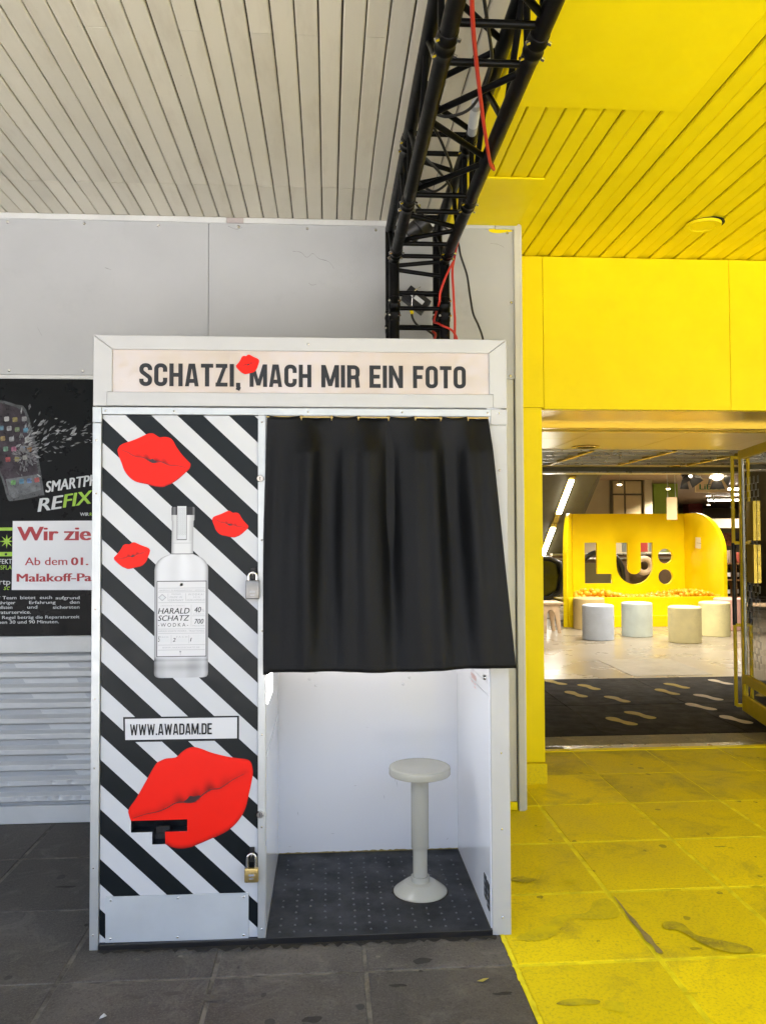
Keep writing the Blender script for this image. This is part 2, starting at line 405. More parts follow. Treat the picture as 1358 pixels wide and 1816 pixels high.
def stroke_text(name, s, mat, parent, x0, x1, z0, z1, y, slope=0., sw=None):
    global SW
    old = SW
    if sw: SW = sw
    gap = .085; X = 0; polys = []
    for ch in s:
        wd, paths = glyph(ch)
        for p in paths: polys.append([(X+q[0], q[1]) for q in p])
        X += wd+gap
    tot = X-gap; sx = (x1-x0)/tot; sz = z1-z0; mb = MB(); h = SW/2; kk = 0
    for p in polys:
        P = [Vector((q[0], q[1])) for q in p]; L = []; Rr = []
        P = [P[0]] + [P[i] for i in range(1, len(P)) if (P[i]-P[i-1]).length > 1e-6]
        closed = (P[0]-P[-1]).length < 1e-6
        if closed: P = P[:-1]
        n = len(P)
        for i in range(n):
            if closed: d0 = (P[i]-P[i-1]).normalized(); d1 = (P[(i+1) % n]-P[i]).normalized()
            else:
                d0 = (P[i]-P[i-1]).normalized() if i else (P[1]-P[0]).normalized(); d1 = (P[i+1]-P[i]).normalized() if i < n-1 else d0
            nn = (Vector((-d0.y, d0.x))+Vector((-d1.y, d1.x))).normalized(); k = h/max(.5, nn.dot(Vector((-d0.y, d0.x))))
            L.append(P[i]+nn*k); Rr.append(P[i]-nn*k)
        if n == 2 and abs(P[0].x-P[1].x) > .02 and abs(P[0].y-P[1].y) > .5:      # slanted strokes end flat
            e = Vector((h*.92, 0)); L = [P[0]-e, P[1]-e]; Rr = [P[0]+e, P[1]+e]
        tr = lambda v: (x0+v.x*sx, y-kk*6e-5, z0+v.y*sz+slope*v.x*sx)
        vs = [tr(v) for v in L]+[tr(v) for v in Rr]
        mb.add(vs, [(i, i+1, n+i+1, n+i) for i in range(n-1)] + ([(n-1, 0, n, 2*n-1)] if closed else [])); kk += 1
    SW = old
    return mb.build(name, mat, parent)

# ================================================================== SETTING
# ground sheet to the horizon, with the street in front of the canopy
ob = thing('added_bounce_building', 'pale building added unseen across the street to bounce light', 'building', (0, -19, 0))  # added out of view to bounce sunlight back under the canopy
box('facade', m_bld, ob, -30, 34, -26, -19, -.02, 4.6)
for r_ in range(1):
    for k in range(20):
        x = -28+k*3.1; box('window', m_blackp, ob, x, x+1.5, -19.0, -18.97, .9+r_*2.9, 2.5+r_*2.9)
m_bark = M('grey_bark', (.10, .08, .06), .9, var=.2, vs_=20); m_leaf = M('street_tree_leaf', (.07, .12, .025), .6, var=.3, vs_=2)
def street_tree(x, y, h, lab, seed):
    rr = random.Random(seed); t = thing('street_tree', lab, 'tree', (x, y, 0), 'trees along the street')
    mb = MB().tube(cr([(x, y, -.02), (x+.05, y, h*.25), (x-.04, y+.05, h*.5), (x, y, h*.8)], 4), [.16-.009*i for i in range(13)], 10)
    ends = []
    for k in range(7):
        a = k*.9+rr.random(); z0 = h*(.38+.05*k); e = Vector((x+math.cos(a)*h*.22, y+math.sin(a)*h*.22, z0+h*.18)); ends.append(e)
        mb.tube([(x, y, z0), (x+math.cos(a)*h*.1, y+math.sin(a)*h*.1, z0+h*.07), e], [.06, .045, .02], 6)
    mb.build('trunk', m_bark, t)
    cb = MB()
    for k in range(2600):
        c = ends[rr.randrange(7)] if rr.random() < .75 else Vector((x, y, h*.78))
        p = c+Vector((rr.gauss(0, .55), rr.gauss(0, .55), rr.gauss(0, .45))); l = rr.uniform(.05, .11)
        d = Vector((rr.uniform(-1, 1), rr.uniform(-1, 1), rr.uniform(-.6, .6))).normalized(); q = d.cross(Vector((rr.uniform(-1, 1), rr.uniform(-1, 1), 1))).normalized()
        cb.add([p-d*l, p+q*l*.5, p+d*l, p-q*l*.5], [(0,1,2,3)])
    cb.build('crown', m_leaf, t, fix=False)
for k, (x, y, h) in enumerate(((-5.5,-12.5,6.2),(-1.2,-13.4,6.8),(2.6,-12.2,6.4),(6.8,-13.2,6.6))): street_tree(x, y, h, 'leafy street tree across the road, %s in the row' % ('first','second','third','fourth')[k], 50+k)
struct(box('plaza_bounce_strip', M('bounce_strip_paving', (.50, .50, .495), .8, var=.06, vs_=1, bump=.2, bs=40), None, -40, 40, -9.0, -3.725, -.05, -.004))  # pale strip added behind the camera to bounce sunlight up to the ceiling
struct(MB().add([(-150,-200,-.02),(150,-200,-.02),(150,60,-.02),(-150,60,-.02)], [(0,1,2,3)]).build('ground', m_asph))
pav = struct(box('pavement', m_joint, None, -4.0, 1.377, -3.72, 1.40, -.015, -.0022))
pavy = struct(box('painted_pavement', m_jointy, None, 1.377, 6.2, -3.72, 2.29, -.0155, -.0020))
X0, TX, Y0, TY = 1.385, .4755, -.203, .502
def slab_mesh(name, wx, wy): return MB().box(-wx/2, wx/2, -wy/2, wy/2, -.03, 0).mesh(name, bevel=.004, seg=2)
sg = slab_mesh('paving_slab', TX-.012, TY-.011); sg.materials.append(m_slab)
sy_ = slab_mesh('painted_slab', TX-.019, TY-.017); sy_.materials.append(m_slaby)
sw_ = slab_mesh('doorway_slab', TX-.006, TY-.005); sw_.materials.append(m_slabyw)
for i in range(-8, 9):
    for j in range(-7, 5):
        cx, cy = X0+(i+.5)*TX, Y0+(j+.5)*TY
        if i < 0 and cy < 1.2 + .2:
            if j > 2: continue
            o = bpy.data.objects.new('paving_slab', sg); o.parent = pav
        elif i >= 0 and j < 3: o = bpy.data.objects.new('painted_slab', sy_); o.parent = pavy
        elif i >= 0: o = bpy.data.objects.new('doorway_slab', sw_); o.parent = pavy
        else: continue
        C.objects.link(o); o.location = (cx, cy, random.uniform(-.0007, .0012))
        o.rotation_euler = (random.uniform(-.001, .001), random.uniform(-.001, .001), random.choice((0, math.pi)))
def decal(name, poly, z, mat, parent): return MB().add([(x, y, z) for x, y in poly], [tuple(range(len(poly)))]).build(name, mat, parent)
def sm2(poly, n=5): return [(p.x, p.y) for p in cr([(x, y, 0) for x, y in poly], n, True)]
re_ = random.Random(9); L_ = []; Q_ = []
for i in range(160):
    y = -1.5+i*.0115; L_.append((1.380-abs(re_.gauss(0, .0028)), y)); Q_.append((1.390+abs(re_.gauss(0, .003)), y))
MB().add([(x, y, .0028) for x, y in L_+Q_], [(i, i+1, 160+i+1, 160+i) for i in range(159)]).build('paint_edge', m_jointy, pavy)
decal('stain', sm2([(1.964,.026),(1.991,.041),(2.033,.021),(2.046,-.06),(2.099,-.094),(2.179,-.147),(2.177,-.183),(2.115,-.186),(2.068,-.157),(2.034,-.108),(2.002,-.027),(1.959,-.01)]), .0034, m_stain, pavy)
decal('stain', sm2([(1.869,.257),(1.874,.19),(1.872,.119),(1.879,.06),(1.878,-.008),(1.886,-.06),(1.882,-.11),(1.885,-.161),(1.864,-.165),(1.868,-.12),(1.858,-.084),(1.864,-.02),(1.859,.057),(1.866,.15)]), .0036, m_crack, pavy)
def blob(cx, cy, rx, ry, seed):
    rnd = random.Random(seed); return sm2([(cx+rx*math.cos(t*.7)*rnd.uniform(.6, 1.2), cy+ry*math.sin(t*.7)*rnd.uniform(.6, 1.2)) for t in range(9)], 4)
m_film = stain_mat('thin_worn_patch', (.72, .59, .006), (.48, .39, .02), .35, .62)
decal('stain', sm2([(1.782,.22),(1.845,.225),(1.835,.098),(1.748,.075),(1.645,.083),(1.567,-.024),(1.49,-.057),(1.428,-.032),(1.56,.06),(1.617,.117),(1.725,.13)]), .0030, m_film, pavy)
for k, (cx, cy, rx, ry) in enumerate([(1.52,-.42,.06,.02),(1.62,-.45,.04,.03),(1.56,.43,.05,.03),(1.75,.40,.03,.015),(2.23,-.42,.03,.02),(1.66,.52,.02,.03)]):
    decal('stain', blob(cx, cy, rx, ry, k), .0032, m_film if k % 2 else m_stain, pavy)
# bits of litter on the grey slabs
tag(MB().add([(1.245,-.29,.004),(1.262,-.30,.006),(1.285,-.285,.009),(1.268,-.276,.004)], [(0,1,2,3)]).build('fallen_leaf', M('yellowed_leaf', (.42, .36, .06), .6, var=.1)), 'small yellowed leaf lying on the dark slab in front of booth', 'leaf')
tag(MB().add([(.142,-.402,.0035),(.155,-.406,.009),(.161,-.392,.005),(.152,-.388,.011),(.143,-.391,.0045)], [(0,1,3),(1,2,3),(0,3,4)]).build('litter_scrap', m_print_lg), 'small white scrap of litter on the dark paving below striped door', 'litter')
for k, (x, y) in enumerate([(.176,-.079),(.31,-.07),(.40,-.11),(.53,-.13),(.95,-.12),(.27,-.33),(.86,-.09),(.66,-.26)]):
    rr = random.Random(k+40); a = rr.uniform(0, 3); l = rr.uniform(.008, .018)
    decal('paving_mark', [(x+l*math.cos(a+t*1.05)*rr.uniform(.4, 1.1), y+l*.7*math.sin(a+t*1.05)*rr.uniform(.5, 1.1)) for t in range(6)], .0032, m_joint, pav)

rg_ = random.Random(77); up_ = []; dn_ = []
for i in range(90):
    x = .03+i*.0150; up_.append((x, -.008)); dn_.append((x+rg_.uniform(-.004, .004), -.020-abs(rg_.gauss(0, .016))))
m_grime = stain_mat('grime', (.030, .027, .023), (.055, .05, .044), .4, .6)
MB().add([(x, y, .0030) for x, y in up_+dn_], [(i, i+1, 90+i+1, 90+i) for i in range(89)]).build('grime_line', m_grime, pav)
m_pale = stain_mat('pale_scuff', (.085, .078, .07), (.16, .15, .135), .42, .62); m_drk = stain_mat('dark_patch', (.050, .045, .04), (.028, .026, .024), .4, .62)
for k in range(26):
    x, y = rg_.uniform(-.6, 1.33), rg_.uniform(-.55, -.06) if k % 4 else rg_.uniform(.0, 1.0)
    if -.03 < x < 1.5 and y > -.03: x -= 1.0
    decal('paving_stain', blob(x, y, rg_.uniform(.008, .05), rg_.uniform(.006, .022), 200+k), .0017+k*2e-5, m_pale if k % 2 else m_drk, pav)
for k in range(30):
    x, y = rg_.uniform(1.45, 2.6), rg_.uniform(-.55, 1.1)
    decal('stain', blob(x, y, rg_.uniform(.006, .035), rg_.uniform(.005, .018), 300+k), .0016+k*2e-5, m_stain if k % 2 else m_film, pavy)
# canopy ceiling: cream planks left, yellow planks right
CZ = 2.963
ceil_b = struct(box('ceiling', M('ceiling_gap_brown', (.07, .052, .035), .8, var=0), None, -4.0, 1.385, -2.95, 1.30, CZ+.016, CZ+.10))
ceil_y = struct(box('painted_ceiling', M('yellow_ceiling_gap', (.28, .19, .004), .7, var=0), None, 1.388, 6.2, -2.95, 1.72, CZ+.016, CZ+.10))
PP = .0731
def plank_mesh(name, w_, l_, mat):                 # face down, eased long edges
    h = w_/2; pr = [(-h, .014), (-h, .003), (-h+.004, 0), (h-.004, 0), (h, .003), (h, .014)]
    me = MB().add([(x, 0, z) for x, z in pr]+[(x, l_, z) for x, z in pr], [(0,1,7,6),(1,2,8,7),(2,3,9,8),(3,4,10,9),(4,5,11,10),(0,5,4,3,2,1),(6,7,8,9,10,11)]).mesh(name)
    me.materials.append(mat); return me
gap = .0054
pm_a = plank_mesh('ceiling_plank', PP-gap, 1.238-.862, m_plank); pm_b = plank_mesh('ceiling_plank', PP-gap, .857+.262, m_plank); pm_c = plank_mesh('ceiling_plank', PP-gap, 2.67, m_plank)
pm_d = plank_mesh('ceiling_plank', PP-gap, .857+2.93, m_plank)
k0 = round((-2.6+.11)/PP)
for k in range(k0, 21):
    x = -.11 + (k+.5)*PP
    if x+PP/2 > 1.40: break
    short = k in (6, 9, 11, 14, 2)
    parts = [(pm_a, .862)] + ([(pm_b, -.262), (pm_c, -2.935)] if short else [(pm_d, -2.93)])
    for me, y in parts:
        o = bpy.data.objects.new('ceiling_plank', me); C.objects.link(o); o.parent = ceil_b
        o.location = (x + random.uniform(-.0008, .0008), y, CZ + random.uniform(-.0006, .0012) + (0 if y > .8 else -.0012))
        o.rotation_euler = (0, random.uniform(-.006, .006), 0)
py_full = plank_mesh('yellow_plank', PP-.006, 1.70+2.93, m_yelc)
for k in range(0, 62):
    x = 1.388 + (k+.5)*PP
    if x > 5.9: break
    o = bpy.data.objects.new('yellow_plank', py_full); C.objects.link(o); o.parent = ceil_y
    low = .007 if (x > 1.86 and k % 2) else 0.
    o.location = (x, -2.93, CZ - low + random.uniform(-.001, .001)); o.rotation_euler = (0, random.uniform(-.008, .008), 0)
box('cover_plate', m_yelc, ceil_y, 1.395, 2.10, -2.92, .066, CZ-.030, CZ-.010, .002)
box('cover_plate', m_yelc, ceil_y, 1.40, 1.753, .68, 1.215, CZ-.018, CZ-.009, .002)
sp = thing('ceiling_speaker', 'round yellow flush speaker set in the yellow slatted ceiling', 'speaker', (2.70, 1.16, CZ))
MB().lathe([(.0, -.006), (.062, -.006), (.066, -.012), (.086, -.014), (.088, -.008), (.088, .0)], (2.70, 1.16, CZ-.010), 40).build('ring', m_yelc, sp, smooth=True)
MB().lathe([(.0, -.009), (.06, -.007), (.06, .0)], (2.70, 1.16, CZ-.0125), 32).build('grille', m_yelc, sp, smooth=True)
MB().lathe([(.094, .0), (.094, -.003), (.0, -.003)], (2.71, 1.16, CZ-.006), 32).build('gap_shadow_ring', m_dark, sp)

# ------------------------------------------------------------------ grey facade on the left
fw = thing('grey_facade', 'grey panelled building wall behind the photo booth', 'wall', (0, 1.25, 0))
box('wall_core', m_wall, fw, -12.0, 1.755, 1.26, 1.64, -.1, 3.02)
PY = 1.234
for a, b in ((-4.0, -2.402), (-2.398, -1.10), (-1.097, .2028), (.2052, 1.745)):
    box('upper_panel', m_wall, fw, a, b, PY, 1.26, 2.168 if a > -9 else 0, 2.935, .0008)
for a, b in ((-2.6, .292), (.377, 1.64)): box('top_trim', m_trim, fw, a, b, PY-.009, 1.25, 2.934, CZ-.001, .002)
box('trim_filler', M('pinkish_filler', (.42, .37, .36), .6, var=.05), fw, .2935, .3755, PY-.004, 1.25, 2.936, CZ-.002)
box('trim_joint', m_post, fw, 1.642, 1.752, PY-.011, 1.25, 2.932, CZ-.001, .002)
screw = MB().lathe([(0, -.0045), (.004, -.0045), (.0075, -.002), (.0085, 0)], (0,0,0), 14, 'y').mesh('screw'); screw.materials.append(m_chrome)
def screws(parent, pts, y, s=1.):
    for x, z in pts:
        o = bpy.data.objects.new('screw', screw); C.objects.link(o); o.location = (x, y, z); o.scale = (s, s, s); o.rotation_euler = (0, random.uniform(0, 6), 0)
        o.parent = parent; o.matrix_parent_inverse = parent_inv(parent)
screws(fw, [(-.767,2.917),(-.40,2.917),(-.042,2.916),(.351,2.918),(.693,2.916),(1.035,2.916),(1.707,2.916),(1.724,2.557),(1.717,2.181),(-.752,2.186),(-.403,2.186),(-1.12,2.917),(-1.12,2.186)], PY, .95)
box('lower_trim', m_trim, fw, -2.6, 1.62, PY-.004, 1.26, 2.146, 2.166, .002)
MB().polyxz([(p.x, p.z) for p in cr([(1.612,0,2.932),(1.65,0,2.94),(1.70,0,2.938),(1.735,0,2.925),(1.70,0,2.918),(1.66,0,2.913),(1.62,0,2.918)], 5, True)], PY-.0015).build('paint_smear', m_yel, fw)
m_scuff = M('grey_scuff', (.24, .235, .23), .6, var=.2, vs_=30)
for pts in ([(.62,2.80),(.66,2.795),(.69,2.77),(.72,2.79),(.75,2.765),(.80,2.75),(.825,2.715)], [(.70,2.64),(.715,2.63),(.735,2.635)], [(.30,2.92),(.34,2.905),(.37,2.915)], [(-.30,2.70),(-.27,2.69)], [(1.62,2.86),(1.66,2.855),(1.69,2.84)], [(-.62,2.40),(-.60,2.36)], [(.10,2.33),(.13,2.335),(.17,2.32)]):
    w0 = .0016; P_ = [(p.x, p.z) for p in cr([(x, 0, z) for x, z in pts], 4)]
    MB().add([(x, PY-.0012, z-w0*random.uniform(.2, 1)) for x, z in P_]+[(x, PY-.0012, z+w0*random.uniform(.2, 1)) for x, z in P_], [(i, i+1, len(P_)+i+1, len(P_)+i) for i in range(len(P_)-1)]).build('scuff', m_scuff, fw)
box('end_strip', m_post, fw, 1.50, 1.732, PY+.004, 1.26, .045, 2.166, .0015)
box('corner_post', m_post, fw, 1.738, 1.772, PY-.012, 1.66, .0, CZ-.004, .003)
box('corner_bead', m_trim, fw, 1.7725, 1.782, PY+.006, 1.66, .0, CZ-.004, .001)
box('yellow_foot', m_yel, fw, 1.60, 1.733, PY-.006, 1.258, .003, .043, .002)
# lower left: window rail, corrugated sheet, base rail
box('window_sill', m_trim, fw, -2.6, 1.49, PY-.010, 1.26, .817, .897, .003)
box('base_rail', m_trim, fw, -2.6, 1.49, PY-.006, 1.26, .002, .086, .003)
cs = MB(); NXc, per = 300, .0742
prof = []
for i in range(0, 241):
    z = .088 + (.815-.088)*i/240; ph = ((z-.121)/per) % 1.0
    prof.append((z, .0175*max(-1., min(1., 1.9*math.cos(2*math.pi*ph)))))
vs_l = []; rnd = random.Random(3); dents = [(-.70,.121,.006),(-.655,.121,.011),(-.61,.12,.007),(-.555,.12,.009),(-.50,.125,.012),(-.44,.12,.008),(-.395,.122,.01),(-.74,.195,.007),(-.53,.195,.009),(-.44,.196,.01),(-.53,.27,.007),(-.80,.27,.006),(-.45,.415,.006),(-.86,.12,.01),(-.95,.14,.01)]
xs = [-2.6+i*.01 for i in range(0, 411)]
xs = [-2.6, -1.6, -1.2] + [-1.1+.008*i for i in range(0, 110)] + [.0, 1.49]
for z, d in prof:
    for x in xs:
        e = sum(a*math.exp(-((x-cx)/.012)**2-((z-cz)/.016)**2) for cx, cz, a in dents)
        vs_l.append((x, 1.243-d+e + .0012*math.sin(x*9+z*5), z))
nx = len(xs)
cs.add(vs_l, [(i*nx+k, i*nx+k+1, (i+1)*nx+k+1, (i+1)*nx+k) for i in range(len(prof)-1) for k in range(nx-1)])
cs.build('corrugated_sheet', m_corr, fw, smooth=True)

# poster behind the window
po = thing('window_poster', 'dark phone repair poster filling the shop window left of booth', 'poster', (-.8, 1.235, .9))
box('poster_film', m_poster, po, -1.75, .6, 1.226, 1.24, .899, 2.144)
PYY = 1.2245
def pq(name, poly, mat, y=PYY, par=po): return MB().polyxz(poly, y).build(name, mat, par)
ph = pq('phone_edge', [(p.x, p.z) for p in cr([(-.93,0,2.03),(-.80,0,2.04),(-.715,0,2.018),(-.668,0,1.995),(-.619,0,1.823),(-.581,0,1.60),(-.592,0,1.577),(-.723,0,1.551),(-.752,0,1.565),(-.78,0,1.66),(-.86,0,1.84)], 3, True)], M('poster_phone_edge', (.05, .055, .06), .3, var=.3, vs_=20), PYY)
MB().polyxz([(-.90,2.02),(-.80,2.03),(-.72,2.008),(-.676,1.985),(-.630,1.82),(-.592,1.605),(-.722,1.563),(-.742,1.575),(-.77,1.66),(-.85,1.84)], PYY-.0004).build('phone_screen', M('poster_phone_screen', (.045, .035, .045), .3, var=.5, vs_=14, spec=.2), ph)
MB().polyxz([(-.592,1.605),(-.605,1.68),(-.76,1.655),(-.742,1.577),(-.722,1.563)], PYY-.0006).build('phone_dock', M('poster_dock', (.10, .11, .12), .3, var=.3, vs_=30), ph)
icols = [(.55,.55,.55),(.5,.4,.1),(.35,.35,.36),(.15,.35,.5),(.5,.5,.52),(.2,.3,.12),(.1,.4,.6),(.5,.35,.1),(.45,.46,.48),(.5,.52,.5),(.2,.45,.3),(.6,.15,.3),(.2,.35,.6),(.6,.28,.05),(.6,.05,.06),(.4,.35,.05),(.45,.45,.42),(.15,.5,.1),(.08,.35,.6),(.1,.25,.6),(.55,.05,.05)]
ic_pos = [(-.758,1.948),(-.719,1.945),(-.675,1.949),(-.783,1.904),(-.746,1.902),(-.708,1.897),(-.667,1.894),(-.775,1.853),(-.734,1.85),(-.66,1.849),(-.761,1.802),(-.723,1.802),(-.682,1.804),(-.649,1.801),(-.75,1.751),(-.707,1.753),(-.67,1.761),(-.724,1.639),(-.684,1.645),(-.648,1.648),(-.613,1.652)]
for k, (x, z) in enumerate(ic_pos):
    m_ic = M('icon_print_%d' % k, tuple(v*.45+.05 for v in icols[k]), .4, var=.3, vs_=60, spec=.2); s = .0115; q = .0035
    t = .12 if k < 17 else .12
    pts = [(-s+q,-s),(s-q,-s),(s,-s+q),(s,s-q),(s-q,s),(-s+q,s),(-s,s-q),(-s,-s+q)]
    MB().polyxz([(x+a+b*-.05, z+b+a*.1) for a, b in pts], PYY-.0009-k*1e-5).build('icon', m_ic, ph)
# cracks and flying glass splinters, printed
m_splint = M('poster_splinter', (.26, .27, .28), .4, var=.35, vs_=60); m_splint2 = M('poster_splinter_dim', (.13, .135, .14), .4, var=.4, vs_=60)
rnd = random.Random(12)
for name, mt, n, yy in (('splinters', m_splint, 70, .0013), ('dim_splinters', m_splint2, 110, .0012)):
    mb = MB()
    for k in range(n):
        if k % 3 == 0: x, z = rnd.gauss(-.66, .03), rnd.gauss(1.80, .09)
        else:
            u = rnd.random()**1.3; x = -.66+u*.33; z = 1.86+rnd.gauss(0, .055*(1-.4*u))+.03*u
        a = math.atan2(z-1.79, x+.74)+rnd.uniform(-.5, .5); l = rnd.uniform(.004, .018)*(1.4 if name == 'splinters' and k % 5 == 0 else 1); wd = l*rnd.uniform(.12, .45)
        ca, sa = math.cos(a), math.sin(a)
        mb.add([(x+p*l*ca-q*wd*sa, PYY-yy-k*3e-6, z+p*l*sa+q*wd*ca) for p, q in ((-1, rnd.uniform(-.3, .3)), (rnd.uniform(-.3, .3), -1), (1, rnd.uniform(-.2, .4)), (rnd.uniform(-.4, .4), .9))], [(0,1,2,3)])
    o = mb.build(name, mt, po); o['kind'] = 'stuff'
crk = MB()
for k in range(50):
    a = rnd.uniform(0, 6.28); px = (-.672+math.cos(a)*rnd.uniform(.01, .05), 1.765+math.sin(a)*rnd.uniform(.01, .05)); st = rnd.uniform(.015, .03)
    for t in range(rnd.randint(3, 6)):
        a += rnd.uniform(-.35, .35); nx_, nz_ = px[0]+st*math.cos(a), px[1]+st*math.sin(a)
        if nx_ < -.80 or nz_ > 1.99 or nz_ < 1.60 or nx_ > -.60: break
        dx, dz = -math.sin(a)*.0006, math.cos(a)*.0006
        crk.add([(px[0]-dx, PYY-.0015-k*3e-6, px[1]-dz), (nx_-dx, PYY-.0015-k*3e-6, nz_-dz), (nx_+dx, PYY-.0015-k*3e-6, nz_+dz), (px[0]+dx, PYY-.0015-k*3e-6, px[1]+dz)], [(0,1,2,3)])
o = crk.build('glass_cracks', M('poster_crack_lines', (.18, .18, .19), .4, var=0), po); o['kind'] = 'stuff'
text('lettering', 'SMARTPH', m_print_lg, po, -.570, -.325, 1.590, 1.644, PYY-.0008, .028, .12, slope=.155)
text('lettering', 'RE', m_print_lg, po, -.606, -.490, 1.497, 1.560, PYY-.0008, .035, .14, slope=.16)
text('lettering', 'FIX', m_print_green, po, -.487, -.352, 1.517, 1.580, PYY-.0008, .035, .14, slope=.16)
text('lettering', 'WIR', m_print_lg, po, -.407, -.366, 1.477, 1.493, PYY-.0008, .02)
text('lettering', 'R', m_print_green, po, -.361, -.350, 1.477, 1.493, PYY-.0008, .02)
# green pictogram beside the notice
gx = MB().quadxz(-.84, -.720, 1.407, 1.422, PYY-.0005).quadxz(-.84, -.720, 1.283, 1.304, PYY-.0005)
gp = gx.build('pictogram', m_print_green, po)
MB().polyxz([( -.752+ (.034 if k % 2 == 0 else .011)*math.cos(k*math.pi/8), 1.355+(.034 if k % 2 == 0 else .011)*math.sin(k*math.pi/8)) for k in range(16)], PYY-.0007).build('pictogram_star', m_print_green, gp)
MB().polyxz([( -.755+.006*math.cos(t), 1.293+.006*math.sin(t)) for t in [i*.5236 for i in range(12)]], PYY-.0009).build('pictogram_button', m_print_b, gp)
text('lettering', 'EFEKT', m_print_lg, po, -.800, -.727, 1.247, 1.270, PYY-.0008, .01)
text('lettering', 'ISPLA', m_print_green, po, -.786, -.727, 1.219, 1.240, PYY-.0008, .01)
text('lettering', 'rtp', m_print_lg, po, -.785, -.733, 1.138, 1.168, PYY-.0008)
text('lettering', 'sc', m_print_green, po, -.765, -.735, 1.121, 1.137, PYY-.0008, 0, .3)
for s_, a, b, z in [('r',-.787,-.780,1.076),('Team',-.769,-.704,1.076),('bietet',-.686,-.614,1.076),('euch',-.594,-.537,1.076),('aufgrund',-.520,-.407,1.073),
                    ('\u00e4hriger',-.787,-.709,1.052),('Erfahrung',-.644,-.520,1.052),('den',-.453,-.407,1.052),('ellsten',-.787,-.723,1.030),('und',-.652,-.606,1.030),('sichersten',-.532,-.407,1.028),
                    ('raturservice.',-.787,-.636,1.006),('r Regel betr\u00e4g die Reparaturzeit',-.790,-.407,.981),('hen 30 und 90 Minuten.',-.787,-.504,.959)]:
    desc = any(c in s_ for c in 'gpq')
    text('lettering', s_, m_print_lg, po, a, b, z-(.004 if desc else 0), z+.0155, PYY-.0008, .012)
no = thing('paper_notice', 'white paper notice with red lettering taped over the dark poster', 'notice', (-.54, 1.222, 1.12))
MB().add([(-.726,1.2222,1.121),(-.30,1.2222,1.117),(-.30,1.2222,1.454),(-.724,1.2222,1.453),(-.726,1.2234,1.121),(-.30,1.2234,1.117),(-.30,1.2234,1.454),(-.724,1.2234,1.453)], [(0,1,2,3),(7,6,5,4),(0,4,5,1),(1,5,6,2),(2,6,7,3),(3,7,4,0)]).build('sheet', m_paper, no)
text('lettering', 'Wir zie', m_print_red, no, -.699, -.358, 1.358, 1.425, 1.2218, .05)
text('lettering', 'Ab dem', m_print_red, no, -.665, -.466, 1.239, 1.277, 1.2218, .015)
text('lettering', '01.', m_print_red, no, -.446, -.368, 1.238, 1.276, 1.2218, .05)
text('lettering', 'Malakoff-Pa', m_print_red, no, -.701, -.352, 1.160, 1.199, 1.2218, .05)

# ------------------------------------------------------------------ yellow shop front
FY = 1.665
yf = thing('entrance_facade', 'bright yellow facade of large smooth panels over the entrance', 'facade', (3, FY, 0))
for a, b, lo in ((1.785, 2.0030, 2.092), (2.0055, 3.0890, 2.084), (3.0915, 4.18, 2.084), (4.1825, 5.27, 2.084)): box('fascia_panel', m_yel, yf, a, b, FY, FY+.05, lo, CZ-.012 if a < 5 else 2.9, .0012)
box('side_panel', m_yel, yf, 1.785, 1.991, FY+.0015, 2.28, .115, 2.0895, .0012)
box('skirting', m_slaby, yf, 1.785, 1.996, FY-.022, 2.285, .0, .112, .002)
box('strike_plate', m_yel, yf, 1.991, 2.022, 2.05, 2.10, .40, .52, .003)
box('side_panel', m_yel, yf, 5.0, 5.27, FY+.002, 2.30, .0, 2.082)
box('header_core', m_yel, yf, 1.785, 5.4, FY+.052, 2.30, 2.24, 3.02)
# shiny soffit over the entrance
so_ = thing('entrance_soffit', 'shiny yellow metal soffit above the shop entrance', 'soffit', (3.2, 2.0, 2.084))
for a, b in ((2.0, 2.87), (2.873, 3.90), (3.903, 5.0)): box('soffit_panel', m_yelmet, so_, a, b, FY+.053, 2.30, 2.092, 2.12)
rl = thing('door_track', 'polished yellow metal track rail spanning the shop entrance head', 'rail', (3.4, 2.4, 2.06))
for k, (y, z0, z1) in enumerate(((2.302, 2.062, 2.14), (2.36, 2.075, 2.14), (2.43, 2.058, 2.14))): box('track_profile', m_yelmet if k != 1 else m_yel, rl, 1.995, 5.0, y, y+.045, z0, z1, .004, 2)
th = thing('door_threshold', 'scuffed yellow and steel threshold strip across the entrance floor', 'threshold', (3.4, 2.32, 0))
box('painted_strip', m_yel, th, 1.99, 5.0, 2.292, 2.345, -.01, .006, .002); box('steel_strip', m_silver, th, 1.99, 5.0, 2.347, 2.43, -.01, .003, .001)
box('steel_cover', m_olive, th, 2.0, 2.30, 2.352, 2.40, .0035, .008, .002)
# vestibule floor
gs = struct(box('granite_floor', m_joint, None, 1.99, 5.4, 2.432, 2.68, -.03, -.006))
for k in range(8): box('granite_tile', m_granite, gs, 1.95+k*.42+.002, 1.95+(k+1)*.42-.002, 2.433, 2.678, -.02, 0, .001)
em = thing('entrance_mat', 'dark ribbed entrance mat with shoe print stickers inside the door', 'mat', (3.4, 3.7, 0))
for a, b in ((1.995, 2.698), (2.702, 3.698), (3.702, 4.698), (4.702, 5.6)):
    for c, d in ((2.682, 3.658), (3.662, 4.85)): box('mat_panel', m_mat, em, a, b, c, d, -.02, .001+random.uniform(0, .001), .002)
m_fp1 = M('yellow_lit_sticker', (.42, .30, .02), .5, var=.08, vs_=20, spec=.1); m_fp2 = M('cream_sticker', (.66, .56, .42), .5, var=.08, vs_=20, spec=.1)  # first one: yellow wall's reflection put into the colour of pale stickers
sole = [(0,-.5),(.16,-.46),(.22,-.33),(.19,-.16),(.15,-.02),(.20,.14),(.26,.29),(.22,.43),(.10,.50),(-.06,.49),(-.20,.38),(-.25,.22),(-.20,.05),(-.17,-.10),(-.22,-.28),(-.18,-.44)]
